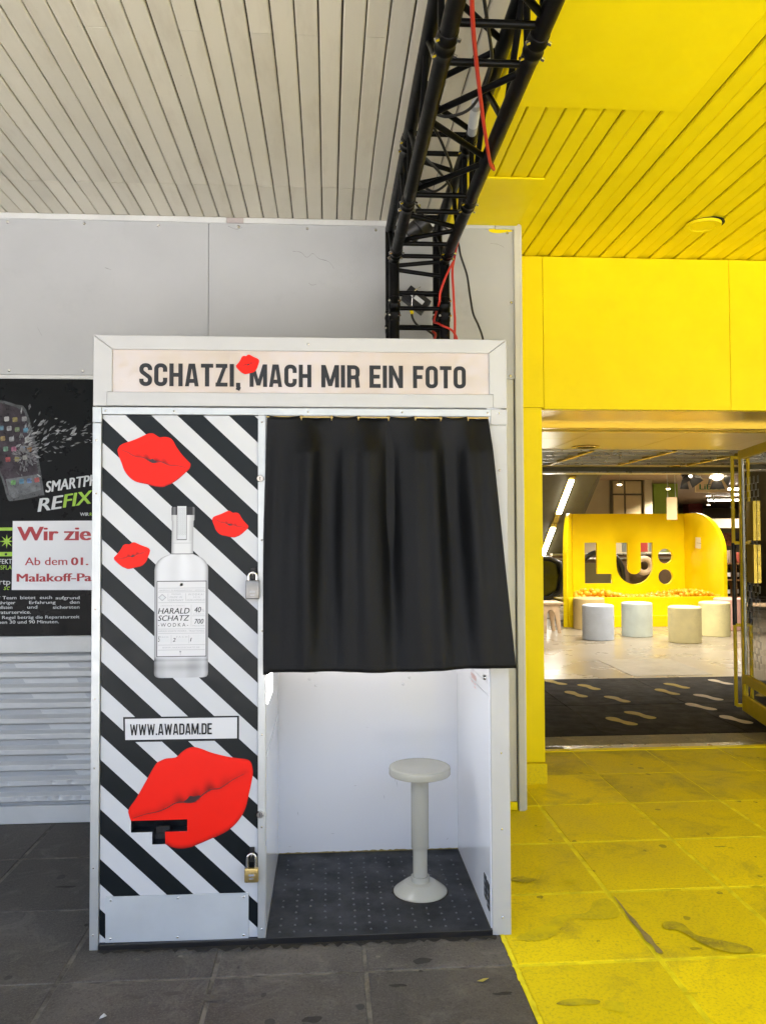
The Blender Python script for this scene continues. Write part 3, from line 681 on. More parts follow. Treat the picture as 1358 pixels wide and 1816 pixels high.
def sole_mesh(mat, flip):
    p = sm2([((-x if flip else x)*.20, y*.29) for x, y in sole], 3)
    mb = MB(); n = len(p); mb.add([(x, y, .0012) for x, y in p]+[(x, y, 0) for x, y in p], [tuple(range(n))]+[(i, (i+1) % n, (i+1) % n+n, i+n) for i in range(n)])
    me = mb.mesh('shoe_print'); me.materials.append(mat); return me
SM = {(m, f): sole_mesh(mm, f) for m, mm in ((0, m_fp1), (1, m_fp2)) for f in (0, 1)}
fps = [(2.9,4.68,0,0,'leftmost and farthest yellow-lit shoe print on mat'),(3.14,4.42,0,1,'second farthest yellow-lit shoe print on the mat, left side'),(2.92,4.11,0,0,'yellow-lit shoe print on mat, nearest the left jamb in middle row'),
       (3.2,3.87,0,1,'yellow-lit shoe print in the middle of the mat'),(3.16,3.27,0,1,'nearest right hand yellow-lit shoe print at mat front'),(2.94,3.08,0,0,'yellow-lit shoe print closest to the threshold'),
       (3.74,4.14,0,0,'left of two long yellow-lit shoe prints at mat rear'),(3.95,4.41,0,1,'right of two long yellow-lit shoe prints at mat rear'),(3.75,3.52,1,0,'pale shoe print on mat, left of the middle pale pair'),
       (3.99,3.88,1,1,'pale shoe print on mat, right of the middle pale pair'),(4.43,4.56,1,0,'farthest pale shoe print beside the glass door bar'),(3.8,3.06,1,0,'pale shoe print partly under the open glass door')]
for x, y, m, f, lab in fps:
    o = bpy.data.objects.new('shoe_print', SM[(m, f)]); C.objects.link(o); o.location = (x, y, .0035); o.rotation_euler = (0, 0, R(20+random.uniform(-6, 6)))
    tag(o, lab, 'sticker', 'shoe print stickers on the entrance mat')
struct(box('shop_floor', m_conc, None, 1.99, 24, 4.853, 33, -.03, .0))
struct(box('floor_hatch', M('concrete_hatch', (.30, .27, .20), .4, var=.1), None, 3.75, 4.55, 4.95, 6.0, -.02, .0025))
# vestibule ceiling
vc = struct(box('vestibule_ceiling', m_olive, None, 1.99, 5.6, 2.48, 6.05, 2.22, 2.30))
m_vp = M('satin_ceiling_panel', (.56, .44, .06), .3, .4, var=0)
for k in range(5):
    a = 2.0+k*.73
    for c, d in ((2.485, 3.38), (3.384, 4.18)): box('ceiling_panel', m_vp, vc, a, a+.726, c, d, 2.13, 2.15, .001)
    box('ceiling_panel', m_vp, vc, a, a+.726, 5.60, 5.95, 2.13, 2.15, .001)
for y in (4.20, 4.55, 4.90, 5.25, 5.56): box('grille_bar', m_silver, vc, 2.0, 5.6, y, y+.03, 2.118, 2.15, .002)
for k in range(26): box('grille_slat', m_silver, vc, 2.0, 5.6, 4.24+k*.05, 4.25+k*.05, 2.135, 2.175)
for k in range(5): box('grille_divider', m_yelmet, vc, 2.35+k*.75, 2.39+k*.75, 4.20, 5.60, 2.114, 2.15)
MB().lathe([(.11, 0), (.12, -.006), (.09, -.008), (.085, 0)], (2.98, 3.95, 2.13), 30).build('downlight_ring', m_yelmet, vc, smooth=True)
MB().lathe([(.11, 0), (.12, -.006), (.09, -.008), (.085, 0)], (4.6, 5.78, 2.13), 30).build('downlight_ring', m_yelmet, vc, smooth=True)
bm_ = thing('header_beam', 'dark olive metal header beam at the inner end of entrance lobby', 'beam', (3.6, 6.0, 2.065))
box('beam_body', m_olive, bm_, 1.99, 8.5, 5.97, 6.12, 2.085, 2.60); box('beam_lip', m_silver, bm_, 1.99, 8.5, 5.955, 6.13, 2.062, 2.083, .003)
# shop shell
struct(box('shop_wall_left', m_tan, None, 1.80, 1.985, 2.29, 33, 0, 3.0)); struct(box('shop_wall_rear', m_tan, None, 1.8, 24, 33, 33.2, 0, 3.0))
struct(box('shop_wall_right', m_tan, None, 24, 24.2, 1.7, 33, 0, 3.0)); struct(box('shop_wall_front', m_tan, None, 5.4, 24, 2.30, 2.5, 0, 3.0))
struct(box('lobby_wall_right', m_tan, None, 5.6, 5.75, 2.5, 5.95, 0, 2.6))
sc_ = struct(box('shop_ceiling', m_brownc, None, 1.8, 24, 6.13, 33, 2.62, 2.75))
struct(box('roof', m_bld, None, -12, 24.3, -2.98, 34, 3.10, 3.5)); struct(box('upper_building', m_bld, None, -30, 30, 1.5, 34, 3.5, 7.5))

# ================================================================== PHOTO BOOTH
BW, BH, BD = 1.419, 2.06, .76
pb = thing('photo_booth', 'white photo booth with striped door panel, illuminated sign and black curtain', 'photo booth', (.71, 0, 0))
# shell
box('rear_wall', m_lam, pb, .0, BW, .715, .775, .02, 2.03, .002)
box('side_wall', m_white, pb, .003, .024, .026, .698, .02, 2.03, .001)
box('roof', m_white, pb, .003, BW-.003, .03, .70, 2.031, 2.05)
box('cabin_ceiling', m_lam, pb, .583, 1.352, .03, .699, 1.86, 1.88)
pt = box('partition_wall', m_lam, pb, .560, .5805, .025, .714, .0205, 1.86)
rw = box('inner_side_wall', m_lam, pb, 1.349, 1.40, .004, .714, .0205, 1.86, .001)
box('outer_side_wall', m_white, pb, 1.4005, 1.416, .026, .698, .02, 2.03)
fl = box('cabin_floor', m_rubber, pb, .5815, 1.348, -.006, .714, .002, .0205, .002)
st = MB(); rnd = random.Random(5)
for i in range(15):
    for j in range(14):
        x, y = .625+i*.052, .03+j*.047
        if (x-1.138)**2+(y-.30)**2 < .011 or x > 1.34: continue
        if rnd.random() < .12: continue
        st.lathe([(.0, .0032), (.0028, .0026), (.0045, .0)], (x+rnd.uniform(-.002, .002), y, .0203), 8)
o = st.build('floor_studs', M('stud_highlight_rubber', (.075, .08, .085), .35, var=0), fl, smooth=True); o['kind'] = 'stuff'  # paler than the floor: the studs' highlights are put into the colour
box('base_rail', m_blackp, pb, .03, 1.352, -.012, .024, .0, .0195, .002)
box('floor_lip', m_blackp, pb, .5815, 1.352, -.0125, -.0065, .002, .0215, .001)
# header
def bar(name, poly, y0, y1, mat=m_white, bev=.0025, par=pb): return MB().prism(poly, y0, y1).build(name, mat, par, bevel=bev, seg=2)
HX0, HX1, HZ0, HZ1 = .0, 1.42, 1.818, 2.06; PX0, PX1, PZ0, PZ1 = .0635, 1.3565, 1.866, 2.012
bar('header_top', [(HX0, HZ1), (PX0+.0006, PZ1), (PX1-.0006, PZ1), (HX1, HZ1)][::-1], -.004, .03)
bar('header_side', [(HX0, HZ0), (.0462, HZ0), (.0462, PZ0), (PX0-.0006, PZ0+.0005), (PX0-.0006, PZ1-.0006), (HX0, HZ1-.0012)], -.004, .03)
bar('header_side', [(HX1, HZ0), (1.3702, HZ0), (1.3702, PZ0), (PX1+.0006, PZ0+.0005), (PX1+.0006, PZ1-.0006), (HX1, HZ1-.0012)][::-1], -.004, .03)
box('header_bottom', m_white, pb, .047, 1.3694, -.0065, .03, 1.8185, PZ0-.001, .002, 2)
b = NB('cream_sign_glass'); b.p.inputs['Base Color'].default_value = (.46, .39, .34, 1); b.p.inputs['Roughness'].default_value = .04; b.p.inputs['Coat Weight'].default_value = .6; b.p.inputs['Coat Roughness'].default_value = .02
b.p.inputs['Emission Color'].default_value = (1, .84, .72, 1); b.p.inputs['Emission Strength'].default_value = .01
m_sign = b.m
sg_ = box('sign_panel', m_sign, pb, PX0-.004, PX1+.004, .004, .012, PZ0-.004, PZ1+.004)
SY = .0032; sl = -.0035
for s_, a, c in (('SCHATZI,', .152, .4935), ('MACH', .526, .737), ('MIR', .772, .905), ('EIN', .938, 1.054), ('FOTO', 1.090, 1.276)):
    stroke_text('sign_lettering', s_, m_print_k, sg_, a, c, 1.8875, 1.966, SY)
screws(pb, [(.725, 2.036)], -.004, .5)
# rails and posts
box('door_rail', m_alu, pb, .0305, 1.361, -.006, .024, 1.789, 1.8135, .0015, 2)
box('corner_bracket', m_alu, pb, .0, .0295, -.008, .024, 1.760, 1.8135, .0015)
box('corner_bracket', m_white, pb, 1.3615, 1.42, -.006, .024, 1.759, 1.8135, .0015)
box('left_post', m_alu, pb, .0, .0285, -.006, .024, .0, 1.759, .002, 2)
box('middle_post', m_alu, pb, .5545, .5810, -.006, .0245, .02, 1.7885, .002, 2)
box('right_post', m_white, pb, 1.3525, 1.418, -.006, .0035, .0, 1.758, .002, 2)
screws(pb, [(.012,1.80),(.012,1.70),(.013,1.52),(.013,1.13),(.013,.83),(.013,.60),(.012,.27),(.012,.05)], -.006, .42)
screws(pb, [(.03+.012,1.801),(.27,1.801),(.725,1.801),(1.05,1.801),(1.35,1.801)], -.006, .45)
screws(pb, [(.568,1.765),(.568,1.36),(.568,1.05),(.568,.70),(.567,.39),(.567,.05)], -.006, .45)
screws(pb, [(1.39,1.80),(1.39,1.60),(1.388,.62),(1.388,.36),(1.388,.06)], -.006, .5)
# striped door with coin/photo slot
DX0, DX1, DZ0, DZ1 = .0305, .5535, .021, 1.7875; DY = .004
sx0, sx1, sz0, sz1 = .132, .318, .3805, .4195; tx0, tx1, tz0 = .202, .245, .339
dmb = MB()
def panel_with_hole(mb, y):
    xs_ = [DX0, sx0, tx0, tx1, sx1, DX1]; zs_ = [DZ0, tz0, sz0, sz1, DZ1]
    vs = [(x, y, z) for z in zs_ for x in xs_]; fs = []
    for j in range(4):
        for i in range(5):
            if j == 2 and 1 <= i <= 3: continue
            if j == 1 and i == 2: continue
            fs.append((j*6+i, j*6+i+1, (j+1)*6+i+1, (j+1)*6+i))
    mb.add(vs, fs)
panel_with_hole(dmb, DY)
door = dmb.build('striped_door', m_stripe, pb, fix=False)
box('door_back', m_dark, pb, DX0, DX1, .080, .085, DZ0, DZ1)
sb_ = MB()                                           # slot tray walls
for (a, c, e, f) in ((sx0, sx1, sz0, sz1),):
    sb_.add([(sx0, DY, sz1), (sx1, DY, sz1), (sx1, .06, sz1), (sx0, .06, sz1)], [(0,1,2,3)])
    sb_.add([(sx0, DY, sz0), (sx0, DY, sz1), (sx0, .06, sz1), (sx0, .06, sz0)], [(0,1,2,3)])
    sb_.add([(sx1, DY, sz0), (sx1, DY, sz1), (sx1, .06, sz1), (sx1, .06, sz0)], [(0,1,2,3)])
    sb_.add([(sx0, .034, sz1), (sx1, .034, sz1), (sx1, .05, sz0), (sx0, .05, sz0)], [(0,1,2,3)])
    sb_.add([(sx0, DY, sz0), (tx0, DY, sz0), (tx0, .06, sz0), (sx0, .06, sz0)], [(0,1,2,3)])
    sb_.add([(tx1, DY, sz0), (sx1, DY, sz0), (sx1, .06, sz0), (tx1, .06, sz0)], [(0,1,2,3)])
    sb_.add([(tx0, DY, tz0), (tx1, DY, tz0), (tx1, .06, tz0), (tx0, .06, tz0)], [(0,1,2,3)])
    sb_.add([(tx0, DY, tz0), (tx0, DY, sz0), (tx0, .06, sz0), (tx0, .06, tz0)], [(0,1,2,3)])
    sb_.add([(tx1, DY, tz0), (tx1, DY, sz0), (tx1, .06, sz0), (tx1, .06, tz0)], [(0,1,2,3)])
    sb_.add([(tx0, .052, tz0), (tx1, .052, tz0), (tx1, .055, sz0), (tx0, .055, sz0)], [(0,1,2,3)])
slot = sb_.build('photo_slot', M('slot_steel', (.020, .024, .030), .35, .3, var=.3, vs_=30), door)
box('slot_latch', m_blackp, slot, .212, .258, .016, .03, .372, .3945, .002)
# lips stickers: printed picture, shaded in the print itself
m_seam = M('printed_lip_line', (.085, .006, .006), .4, var=0); m_gap = M('printed_lip_gap', (.030, .006, .008), .4, var=0)
A = [(.081,1.665),(.083,1.674),(.09,1.684),(.103,1.691),(.117,1.696),(.143,1.706),(.177,1.722),(.188,1.725),(.199,1.725),(.208,1.72),(.221,1.712),(.232,1.713),(.243,1.713),(.255,1.71),(.266,1.701),(.279,1.677),(.299,1.65),(.317,1.631),(.325,1.622),(.325,1.613),(.321,1.604),(.311,1.593),(.286,1.57),(.265,1.555),(.251,1.549),(.233,1.542),(.215,1.543),(.197,1.546),(.18,1.551),(.148,1.558),(.129,1.568),(.113,1.584),(.102,1.602),(.095,1.622),(.086,1.645)]
As = [(.097,1.667),(.115,1.66),(.13,1.651),(.146,1.645),(.161,1.644),(.173,1.64),(.188,1.63),(.199,1.625),(.21,1.626),(.226,1.628),(.239,1.623),(.253,1.617),(.268,1.615),(.284,1.614),(.309,1.608)]
Ao = [(.184,1.636),(.191,1.636),(.199,1.638),(.205,1.633),(.213,1.627),(.199,1.625),(.189,1.63)]
B_ = [(.123,.447),(.126,.462),(.151,.498),(.179,.548),(.212,.605),(.229,.618),(.248,.625),(.279,.628),(.298,.644),(.318,.657),(.341,.661),(.364,.655),(.399,.641),(.45,.627),(.489,.62),(.516,.616),(.53,.606),(.536,.584),(.536,.557),(.522,.491),(.512,.452),(.495,.419),(.47,.391),(.439,.37),(.396,.352),(.361,.338),(.33,.327),(.299,.323),(.272,.327),(.2452,.339),(.2452,.3805),(.3182,.3805),(.3182,.4198),(.1318,.4198),(.128,.43)]
Bs = [(.141,.429),(.18,.441),(.218,.448),(.249,.459),(.276,.474),(.299,.478),(.322,.476),(.339,.478),(.353,.487),(.376,.506),(.399,.518),(.423,.52),(.442,.53),(.469,.548),(.512,.569)]
Bo = [(.305,.478),(.318,.488),(.327,.498),(.341,.496),(.361,.499),(.353,.487),(.339,.477),(.322,.476)]
def fit(pts, x0, x1, z0, z1, mirror=False):
    f = lambda x, z: (x0+((.325-x) if mirror else (x-.081))/.244*(x1-x0), z0+(z-1.542)/.183*(z1-z0))
    q = [f(x, z) for x, z in pts]; return q[::-1] if mirror else q
LY = DY-.0012
def lips_poly(name, out, seam, opening, parent, y, hull=None):
    xa_, xb_ = min(p[0] for p in out), max(p[0] for p in out); za_, zb_ = min(p[1] for p in out), max(p[1] for p in out)
    wd = xb_-xa_; st_ = wd/58
    from mathutils.geometry import delaunay_2d_cdt
    n0 = len(out); pts = [Vector(p) for p in out]
    def inside(x, z):
        c_ = False
        for i in range(n0):
            (xa, za), (xb, zb) = out[i], out[i-1]
            if (za > z) != (zb > z) and x < (xb-xa)*(z-za)/(zb-za)+xa: c_ = not c_
        return c_
    for i in range(60):
        for j in range(int((zb_-za_)/st_)+2):
            x, z = xa_+i*st_+(j % 2)*st_/2, za_+j*st_
            if inside(x, z) and min((x-p[0])**2+(z-p[1])**2 for p in out) > (st_*.4)**2: pts.append(Vector((x, z)))
    V_, _, F2, *_r_ = delaunay_2d_cdt(pts, [], [list(range(n0))], 1, 1e-7)
    me = bpy.data.meshes.new(name); me.from_pydata([(v.x, y, v.y) for v in V_], [], [tuple(f)[::-1] for f in F2])
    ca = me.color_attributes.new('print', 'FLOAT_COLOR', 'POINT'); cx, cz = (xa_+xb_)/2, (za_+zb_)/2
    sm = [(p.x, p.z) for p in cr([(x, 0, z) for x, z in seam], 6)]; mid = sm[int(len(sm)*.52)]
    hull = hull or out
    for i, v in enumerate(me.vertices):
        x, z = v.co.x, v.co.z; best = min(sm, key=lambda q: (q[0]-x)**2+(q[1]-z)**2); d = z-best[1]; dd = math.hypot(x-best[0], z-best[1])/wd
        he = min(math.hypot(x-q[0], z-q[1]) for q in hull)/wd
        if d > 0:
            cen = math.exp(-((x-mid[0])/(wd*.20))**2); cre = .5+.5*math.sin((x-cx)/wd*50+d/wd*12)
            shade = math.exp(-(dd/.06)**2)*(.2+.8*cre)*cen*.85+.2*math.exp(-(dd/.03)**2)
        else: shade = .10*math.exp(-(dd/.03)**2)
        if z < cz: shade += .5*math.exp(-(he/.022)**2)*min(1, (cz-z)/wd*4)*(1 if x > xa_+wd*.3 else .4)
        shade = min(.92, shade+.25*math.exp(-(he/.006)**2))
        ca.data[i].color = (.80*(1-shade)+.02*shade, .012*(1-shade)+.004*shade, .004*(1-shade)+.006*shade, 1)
    o = link(name, me, m_print, parent)
    mb = MB(); L = []; Q = []
    for i, p in enumerate(sm):
        a = sm[max(0, i-1)]; c = sm[min(len(sm)-1, i+1)]; dx, dz = c[0]-a[0], c[1]-a[1]; q = math.hypot(dx, dz) or 1
        k = wd*.0052*math.sin(math.pi*min(1, max(.05, i/(len(sm)-1))))**.5
        L.append((p[0]-dz/q*k, y-.0005, p[1]+dx/q*k)); Q.append((p[0]+dz/q*k, y-.0005, p[1]-dx/q*k))
    m_ = len(sm); mb.add(L+Q, [(i, i+1, m_+i+1, m_+i) for i in range(m_-1)]); mb.build('lip_line', m_seam, o)
    MB().polyxz([(p.x, p.z) for p in cr([(x, 0, z) for x, z in opening], 3, True)], y-.0008).build('lip_gap', m_gap, o)
    return o
smo = lambda pts: [(p.x, p.z) for p in cr([(x, 0, z) for x, z in pts], 4, True)]
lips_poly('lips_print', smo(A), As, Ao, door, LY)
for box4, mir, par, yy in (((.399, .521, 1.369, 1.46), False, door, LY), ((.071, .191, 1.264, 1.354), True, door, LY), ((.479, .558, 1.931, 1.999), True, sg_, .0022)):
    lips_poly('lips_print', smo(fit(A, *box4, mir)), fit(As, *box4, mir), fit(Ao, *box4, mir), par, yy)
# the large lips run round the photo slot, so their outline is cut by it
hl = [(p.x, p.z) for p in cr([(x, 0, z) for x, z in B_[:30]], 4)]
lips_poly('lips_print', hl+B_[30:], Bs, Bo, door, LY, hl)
# printed bottle
def grad_sheet(name, rows, cols, fn, parent, y):
    """rows: list of (z, x0, x1); colour from fn(u, z)"""
    vs = []; fs = []; cc = []
    for z, a, b_ in rows:
        for k in range(cols+1): u = k/cols; vs.append((a+(b_-a)*u, y, z)); cc.append(fn(u, z))
    n = cols+1
    for i in range(len(rows)-1):
        for k in range(cols): fs.append((i*n+k, (i+1)*n+k, (i+1)*n+k+1, i*n+k+1))
    me = bpy.data.meshes.new(name); me.from_pydata(vs, [], fs); ca = me.color_attributes.new('print', 'FLOAT_COLOR', 'POINT')
    for i, c in enumerate(cc): ca.data[i].color = (*c, 1)
    return link(name, me, m_print, parent)
def gl(u, z):
    e = math.exp(-(u/.045)**2)+math.exp(-((1-u)/.045)**2); g = .60-.36*min(1, e)+.05*math.sin(u*14)*math.exp(-((u-.5)/.3)**2)
    if z < .963:
        q = (z-.895)/.068; g = .50-.26*min(1, e)-.10*max(0, math.sin(u*9.4+1))-.14*math.exp(-((q-.52)/.17)**2)*(1-abs(u-.5)*1.2)
        if abs(q-.86) < .04 or abs(q-.66) < .03: g -= .10
    return (g*.98, g*.99, g*1.02)
rows = [(.895,.222,.371),(.898,.212,.381),(.904,.207,.385),(.912,.206,.386)]+[(.912+.006*i,.206,.386) for i in range(1, 59)]
rows += [(1.268,.2075,.3855),(1.279,.210,.383),(1.290,.217,.376),(1.300,.228,.365),(1.307,.242,.351),(1.311,.254,.341),(1.3145,.262,.335)]
bt = grad_sheet('bottle_print', rows, 36, gl, door, LY)
def gn(u, z):
    e = math.exp(-(u/.1)**2)+math.exp(-((1-u)/.1)**2); g = .60-.30*min(1, e)
    if z > 1.352: g -= .12*(math.exp(-((u-.2)/.05)**2)+math.exp(-((u-.85)/.05)**2))
    return (g*.98, g*.99, g)
grad_sheet('bottle_neck', [(1.315,.262,.335)]+[(1.32+.008*i,.2625+i*.0001,.335+i*.0001) for i in range(14)]+[(1.430,.262,.339),(1.4462,.262,.3395)], 18, gn, bt, LY)
grad_sheet('bottle_cap', [(1.4465,.262,.340),(1.4475,.262,.340),(1.471,.262,.340),(1.474,.264,.338)], 18, lambda u, z: (lambda g: (g, g, g*1.05))(.030+.13*math.exp(-((u-.12)/.06)**2)+.22*math.exp(-((u-.97)/.03)**2)), bt, LY)
MB().quadxz(.263, .335, 1.3128, 1.3148, LY-.0005).build('neck_ring', m_print_k, bt); MB().quadxz(.266, .332, 1.350, 1.3515, LY-.0005).build('neck_ring', m_print_g, bt)
sp_ = MB().quadxz(.2805, .3135, 1.361, 1.4775, LY-.0006).build('seal_strip', m_print_k, bt)
MB().quadxz(.2820, .3120, 1.3635, 1.4765, LY-.0010).build('seal_paper', m_print_lg, sp_)
lat = MB(); kk = 0
for i in range(4):
    for j in range(13):
        cx, cz, r0, r1 = .2858+i*.0072, 1.381+j*.0072, .0036, .0027; kk += 1
        ring = [(cx+r*math.cos(t), LY-.0014, cz+r*math.sin(t)) for r in (r0, r1) for t in [q*math.pi/2 for q in range(4)]]
        lat.add(ring, [(q, (q+1) % 4, 4+(q+1) % 4, 4+q) for q in range(4)])
o = lat.build('seal_lattice', m_print_g, sp_); o['kind'] = 'stuff'
lb = MB().quadxz(.2140, .3805, .9655, 1.2225, LY-.0006).build('label_border', m_print_k, bt)
MB().quadxz(.2162, .3783, .9680, 1.2200, LY-.0010).build('label_paper', m_print_w, lb)
TY_ = LY-.0014
for z in (1.198, 1.185, 1.149, 1.060, 1.045, 1.006, .989): MB().quadxz(.219, .3755, z-.0006, z+.0006, TY_).build('label_rule', m_print_g, lb)
for x, a, b_ in ((.252,1.154,1.180),(.311,1.154,1.180),(.3295,1.068,1.142),(.263,1.011,1.039),(.322,1.011,1.039)): MB().quadxz(x-.0005, x+.0005, a, b_, TY_).build('label_rule', m_print_g, lb)
MB().quadxz(.3325, .3755, 1.103, 1.1042, TY_).build('label_rule', m_print_g, lb)
T = lambda s_, a, b_, z0, z1, mt=m_print_k, bold=.0, sh=0., sp=1.: text('label_lettering', s_, mt, lb, a, b_, z0, z1, TY_, bold, sh, space=sp)
T('HARALD', .2185, .324, 1.1115, 1.1305, m_print_b, .012, .22); T('SCHATZ', .2185, .324, 1.0875, 1.1060, m_print_b, .012, .22); T('-WODKA-', .219, .3195, 1.0675, 1.0800, m_print_k, .004, 0, 1.5)
T('40', .340, .3625, 1.1150, 1.1335, m_print_b, .012, .2); T('%', .3645, .3735, 1.117, 1.127, m_print_g); T('ALKOHOL', .336, .3745, 1.1075, 1.1115, m_print_g, 0, 0, 1.4)
T('700', .3405, .371, 1.0765, 1.0930, m_print_b, .012, .2); T('MILLILITER', .3345, .3750, 1.0680, 1.0720, m_print_g)
T('MADE IN', .2575, .2985, 1.1645, 1.1705, m_print_g, 0, .2, 1.2); T('GERMANY', .2545, .3045, 1.1535, 1.1605, m_print_g, 0, .2, 1.2); T('PREMIUM', .264, .294, 1.1755, 1.1795, m_print_g)
T('WODKA!', .3195, .3725, 1.1730, 1.1795, m_print_g, 0, .2, 1.3); T('HOKUSPOKUS', .3145, .3750, 1.1540, 1.1605, m_print_g, 0, .2, 1.1); T('KEIN', .337, .358, 1.1650, 1.1690, m_print_g, 0, 0, 1.4)
T('ABGEF\u00dcLLT IN RHEINLAND-PFALZ / GERMANY', .2220, .3740, 1.1885, 1.1935, m_print_g); T("JANITOR'S FINEST", .2275, .3085, 1.1355, 1.1405, m_print_g, 0, 0, 1.3)
T('HARALD SCHATZ WODKA - TRADITIONELL', .2190, .3745, 1.0500, 1.0555, m_print_g); T('WWW.HARALDSCHATZ.DE', .2330, .3580, .9945, .9995, m_print_g, 0, 0, 1.2)
T('5', .219, .2245, 1.0170, 1.0350, m_print_k, 0, .1); T('FACH', .2265, .2530, 1.0300, 1.0355, m_print_g, 0, 0, 1.3); T('2', .268, .2775, 1.0170, 1.0295, m_print_b, .01, .2); T('FACH', .2805, .3165, 1.0300, 1.0355, m_print_g, 0, 0, 1.5); T('1', .326, .3315, 1.0170, 1.0295, m_print_b, .01, .2)
for a, b_, zz in ((.2265,.258,(1.0255,1.0215,1.0175)),(.2805,.3185,(1.0255,1.0215,1.0175)),(.337,.3745,(1.037,1.032,1.027,1.022,1.017))):
    for z in zz: MB().quadxz(a, b_, z-.0009, z+.0009, TY_).build('label_small_print', m_print_lg, lb)
MB().polyxz([(.231,1.1665),(.2445,1.1775),(.231+.0270,1.1665),(.2445,1.1555)][0:0] or [(.219,1.1665),(.2325,1.1785),(.246,1.1665),(.2325,1.1545)], TY_).build('label_diamond', m_print_g, lb)
MB().polyxz([(.2225,1.1665),(.2325,1.1755),(.2425,1.1665),(.2325,1.1575)], TY_-.0003).build('label_diamond', m_print_lg, lb)
MB().lathe([(.0052, 0), (.0036, 0)], (.2965, TY_, 1.2095), 14, 'y').build('label_emblem', m_print_g, lb, fix=False)
MB().lathe([(.0032, 0), (.0020, 0)], (.2935, TY_, .9830), 12, 'y').build('label_key', m_print_g, lb, fix=False); MB().quadxz(.2928, .2942, .9705, .980, TY_).build('label_key', m_print_g, lb)
# web address plate
up = MB().add([(.1065,LY,.6822),(.4905,LY,.6802),(.4905,LY,.7635),(.1045,LY,.7660)], [(0,1,2,3)]).build('address_border', m_print_b, door)
MB().add([(.1120,LY-.0004,.6895),(.4840,LY-.0004,.6875),(.4840,LY-.0004,.7580),(.1105,LY-.0004,.7600)], [(0,1,2,3)]).build('address_plate', m_print_w, up)
stroke_text('address_lettering', 'WWW.AWADAM.DE', m_print_b, up, .1275, .4000, .7045, .7420, LY-.0008, slope=-.004, sw=.15)
# kick plate
kp = MB().prism([(.051,.0212),(.523,.0180),(.523,.1700),(.050,.1720)], -.0005, .0030).build('kick_plate', m_alu2, door, bevel=.0006)
screws(kp, [(.068,.160),(.288,.160),(.507,.158),(.068,.034),(.288,.032),(.507,.031)], -.0006, .5)
# cam locks on the middle post
for z in (1.570, .4335):
    c_ = MB().lathe([(0, -.010), (.0105, -.010), (.0125, -.006), (.0125, .0)], (.5625, -.006, z), 22, 'y').build('cam_lock', m_chrome, pb, smooth=True)
    MB().box(.5615, .5640, -.0166, -.0158, z-.006, z+.006).build('keyhole', m_blackp, c_)
# inside the cabin
fp = box('flash_panel', m_flash, pb, .5808, .5835, .055, .30, .79, 1.62)
box('panel_seam', m_print_lg, pt, .5806, .5815, .03, .69, .615, .6175)
for cx, s_ in ((.74, 1), (1.115, -1)):
    for dx, dz in ((0, .785), (-.028*s_, .755), (0, .727)):
        MB().lathe([(0, -.006), (.005, -.0045), (.0065, 0)], (cx+dx, .7145, dz+.005), 14, 'y').build('cap_screw', m_lam, pb, smooth=True)
for a, b_ in (((.03, .835), (.36, .60+.245)),):
    pass
box('wall_hatch_seam', m_print_g, rw, 1.3482, 1.3488, .006, .40, .812, .8145); box('wall_hatch_seam', m_print_g, rw, 1.3482, 1.3488, .006, .40, .855, .8565)
MB().lathe([(0, -.010), (.008, -.010), (.010, -.004), (.010, 0)], (1.3488, .06, .870), 18, 'x').build('hatch_lock', m_chrome, rw, smooth=True)
for k, (y0, y1, z) in enumerate(((.24,.36,.838),(.24,.36,.831),(.25,.345,.824),(.25,.29,.808),(.31,.35,.808),(.25,.29,.795))):
    MB().add([(1.3484,y0,z-.002),(1.3484,y1,z-.002),(1.3484,y1,z+.002),(1.3484,y0,z+.002)], [(0,1,2,3)]).build('red_notice_line', M('faint_red_print', (.50,.22,.20), .5, var=0), rw)
for y0, y1, z0, z1 in ((.075, .115, .085, .165), (.020, .062, .070, .160)):
    gr_ = MB().box(1.3468, 1.3489, y0, y1, z0, z1).build('vent_grille', m_blackp, rw)
    for k in range(3): MB().box(1.3455, 1.3467, y0+.004, y1-.004, z0+.015+k*.022, z0+.020+k*.022).build('vent_slat', m_print_g, gr_)

# stool in the booth
so2 = thing('booth_stool', 'cream swivel stool with round seat on a pedestal in booth', 'stool', (1.14, .312, .0205))
MB().lathe([(0, .486), (.05, .4875), (.085, .4905), (.104, .4925), (.1125, .4925), (.1165, .490), (.1175, .486), (.1175, .466), (.1160, .4635), (.104, .459), (.0, .458)], (1.14, .312, 0), 64).build('seat', m_stool, so2, smooth=True)
MB().lathe([(.0335, .4578), (.0335, .186), (.0325, .184)], (1.14, .312, 0), 36).build('column', m_stool, so2, smooth=True)
MB().lathe([(.0275, .1838), (.0275, .070)], (1.14, .312, 0), 36).build('lower_column', m_stool, so2, smooth=True)
MB().lathe([(.0276, .080), (.0345, .080), (.0345, .0605), (.0348, .060), (.056, .0585), (.0595, .057), (.082, .041), (.0985, .0285), (.1015, .0255), (.1015, .0212), (.0, .0212)], (1.14, .312, 0), 56).build('base', m_stool, so2, smooth=True)

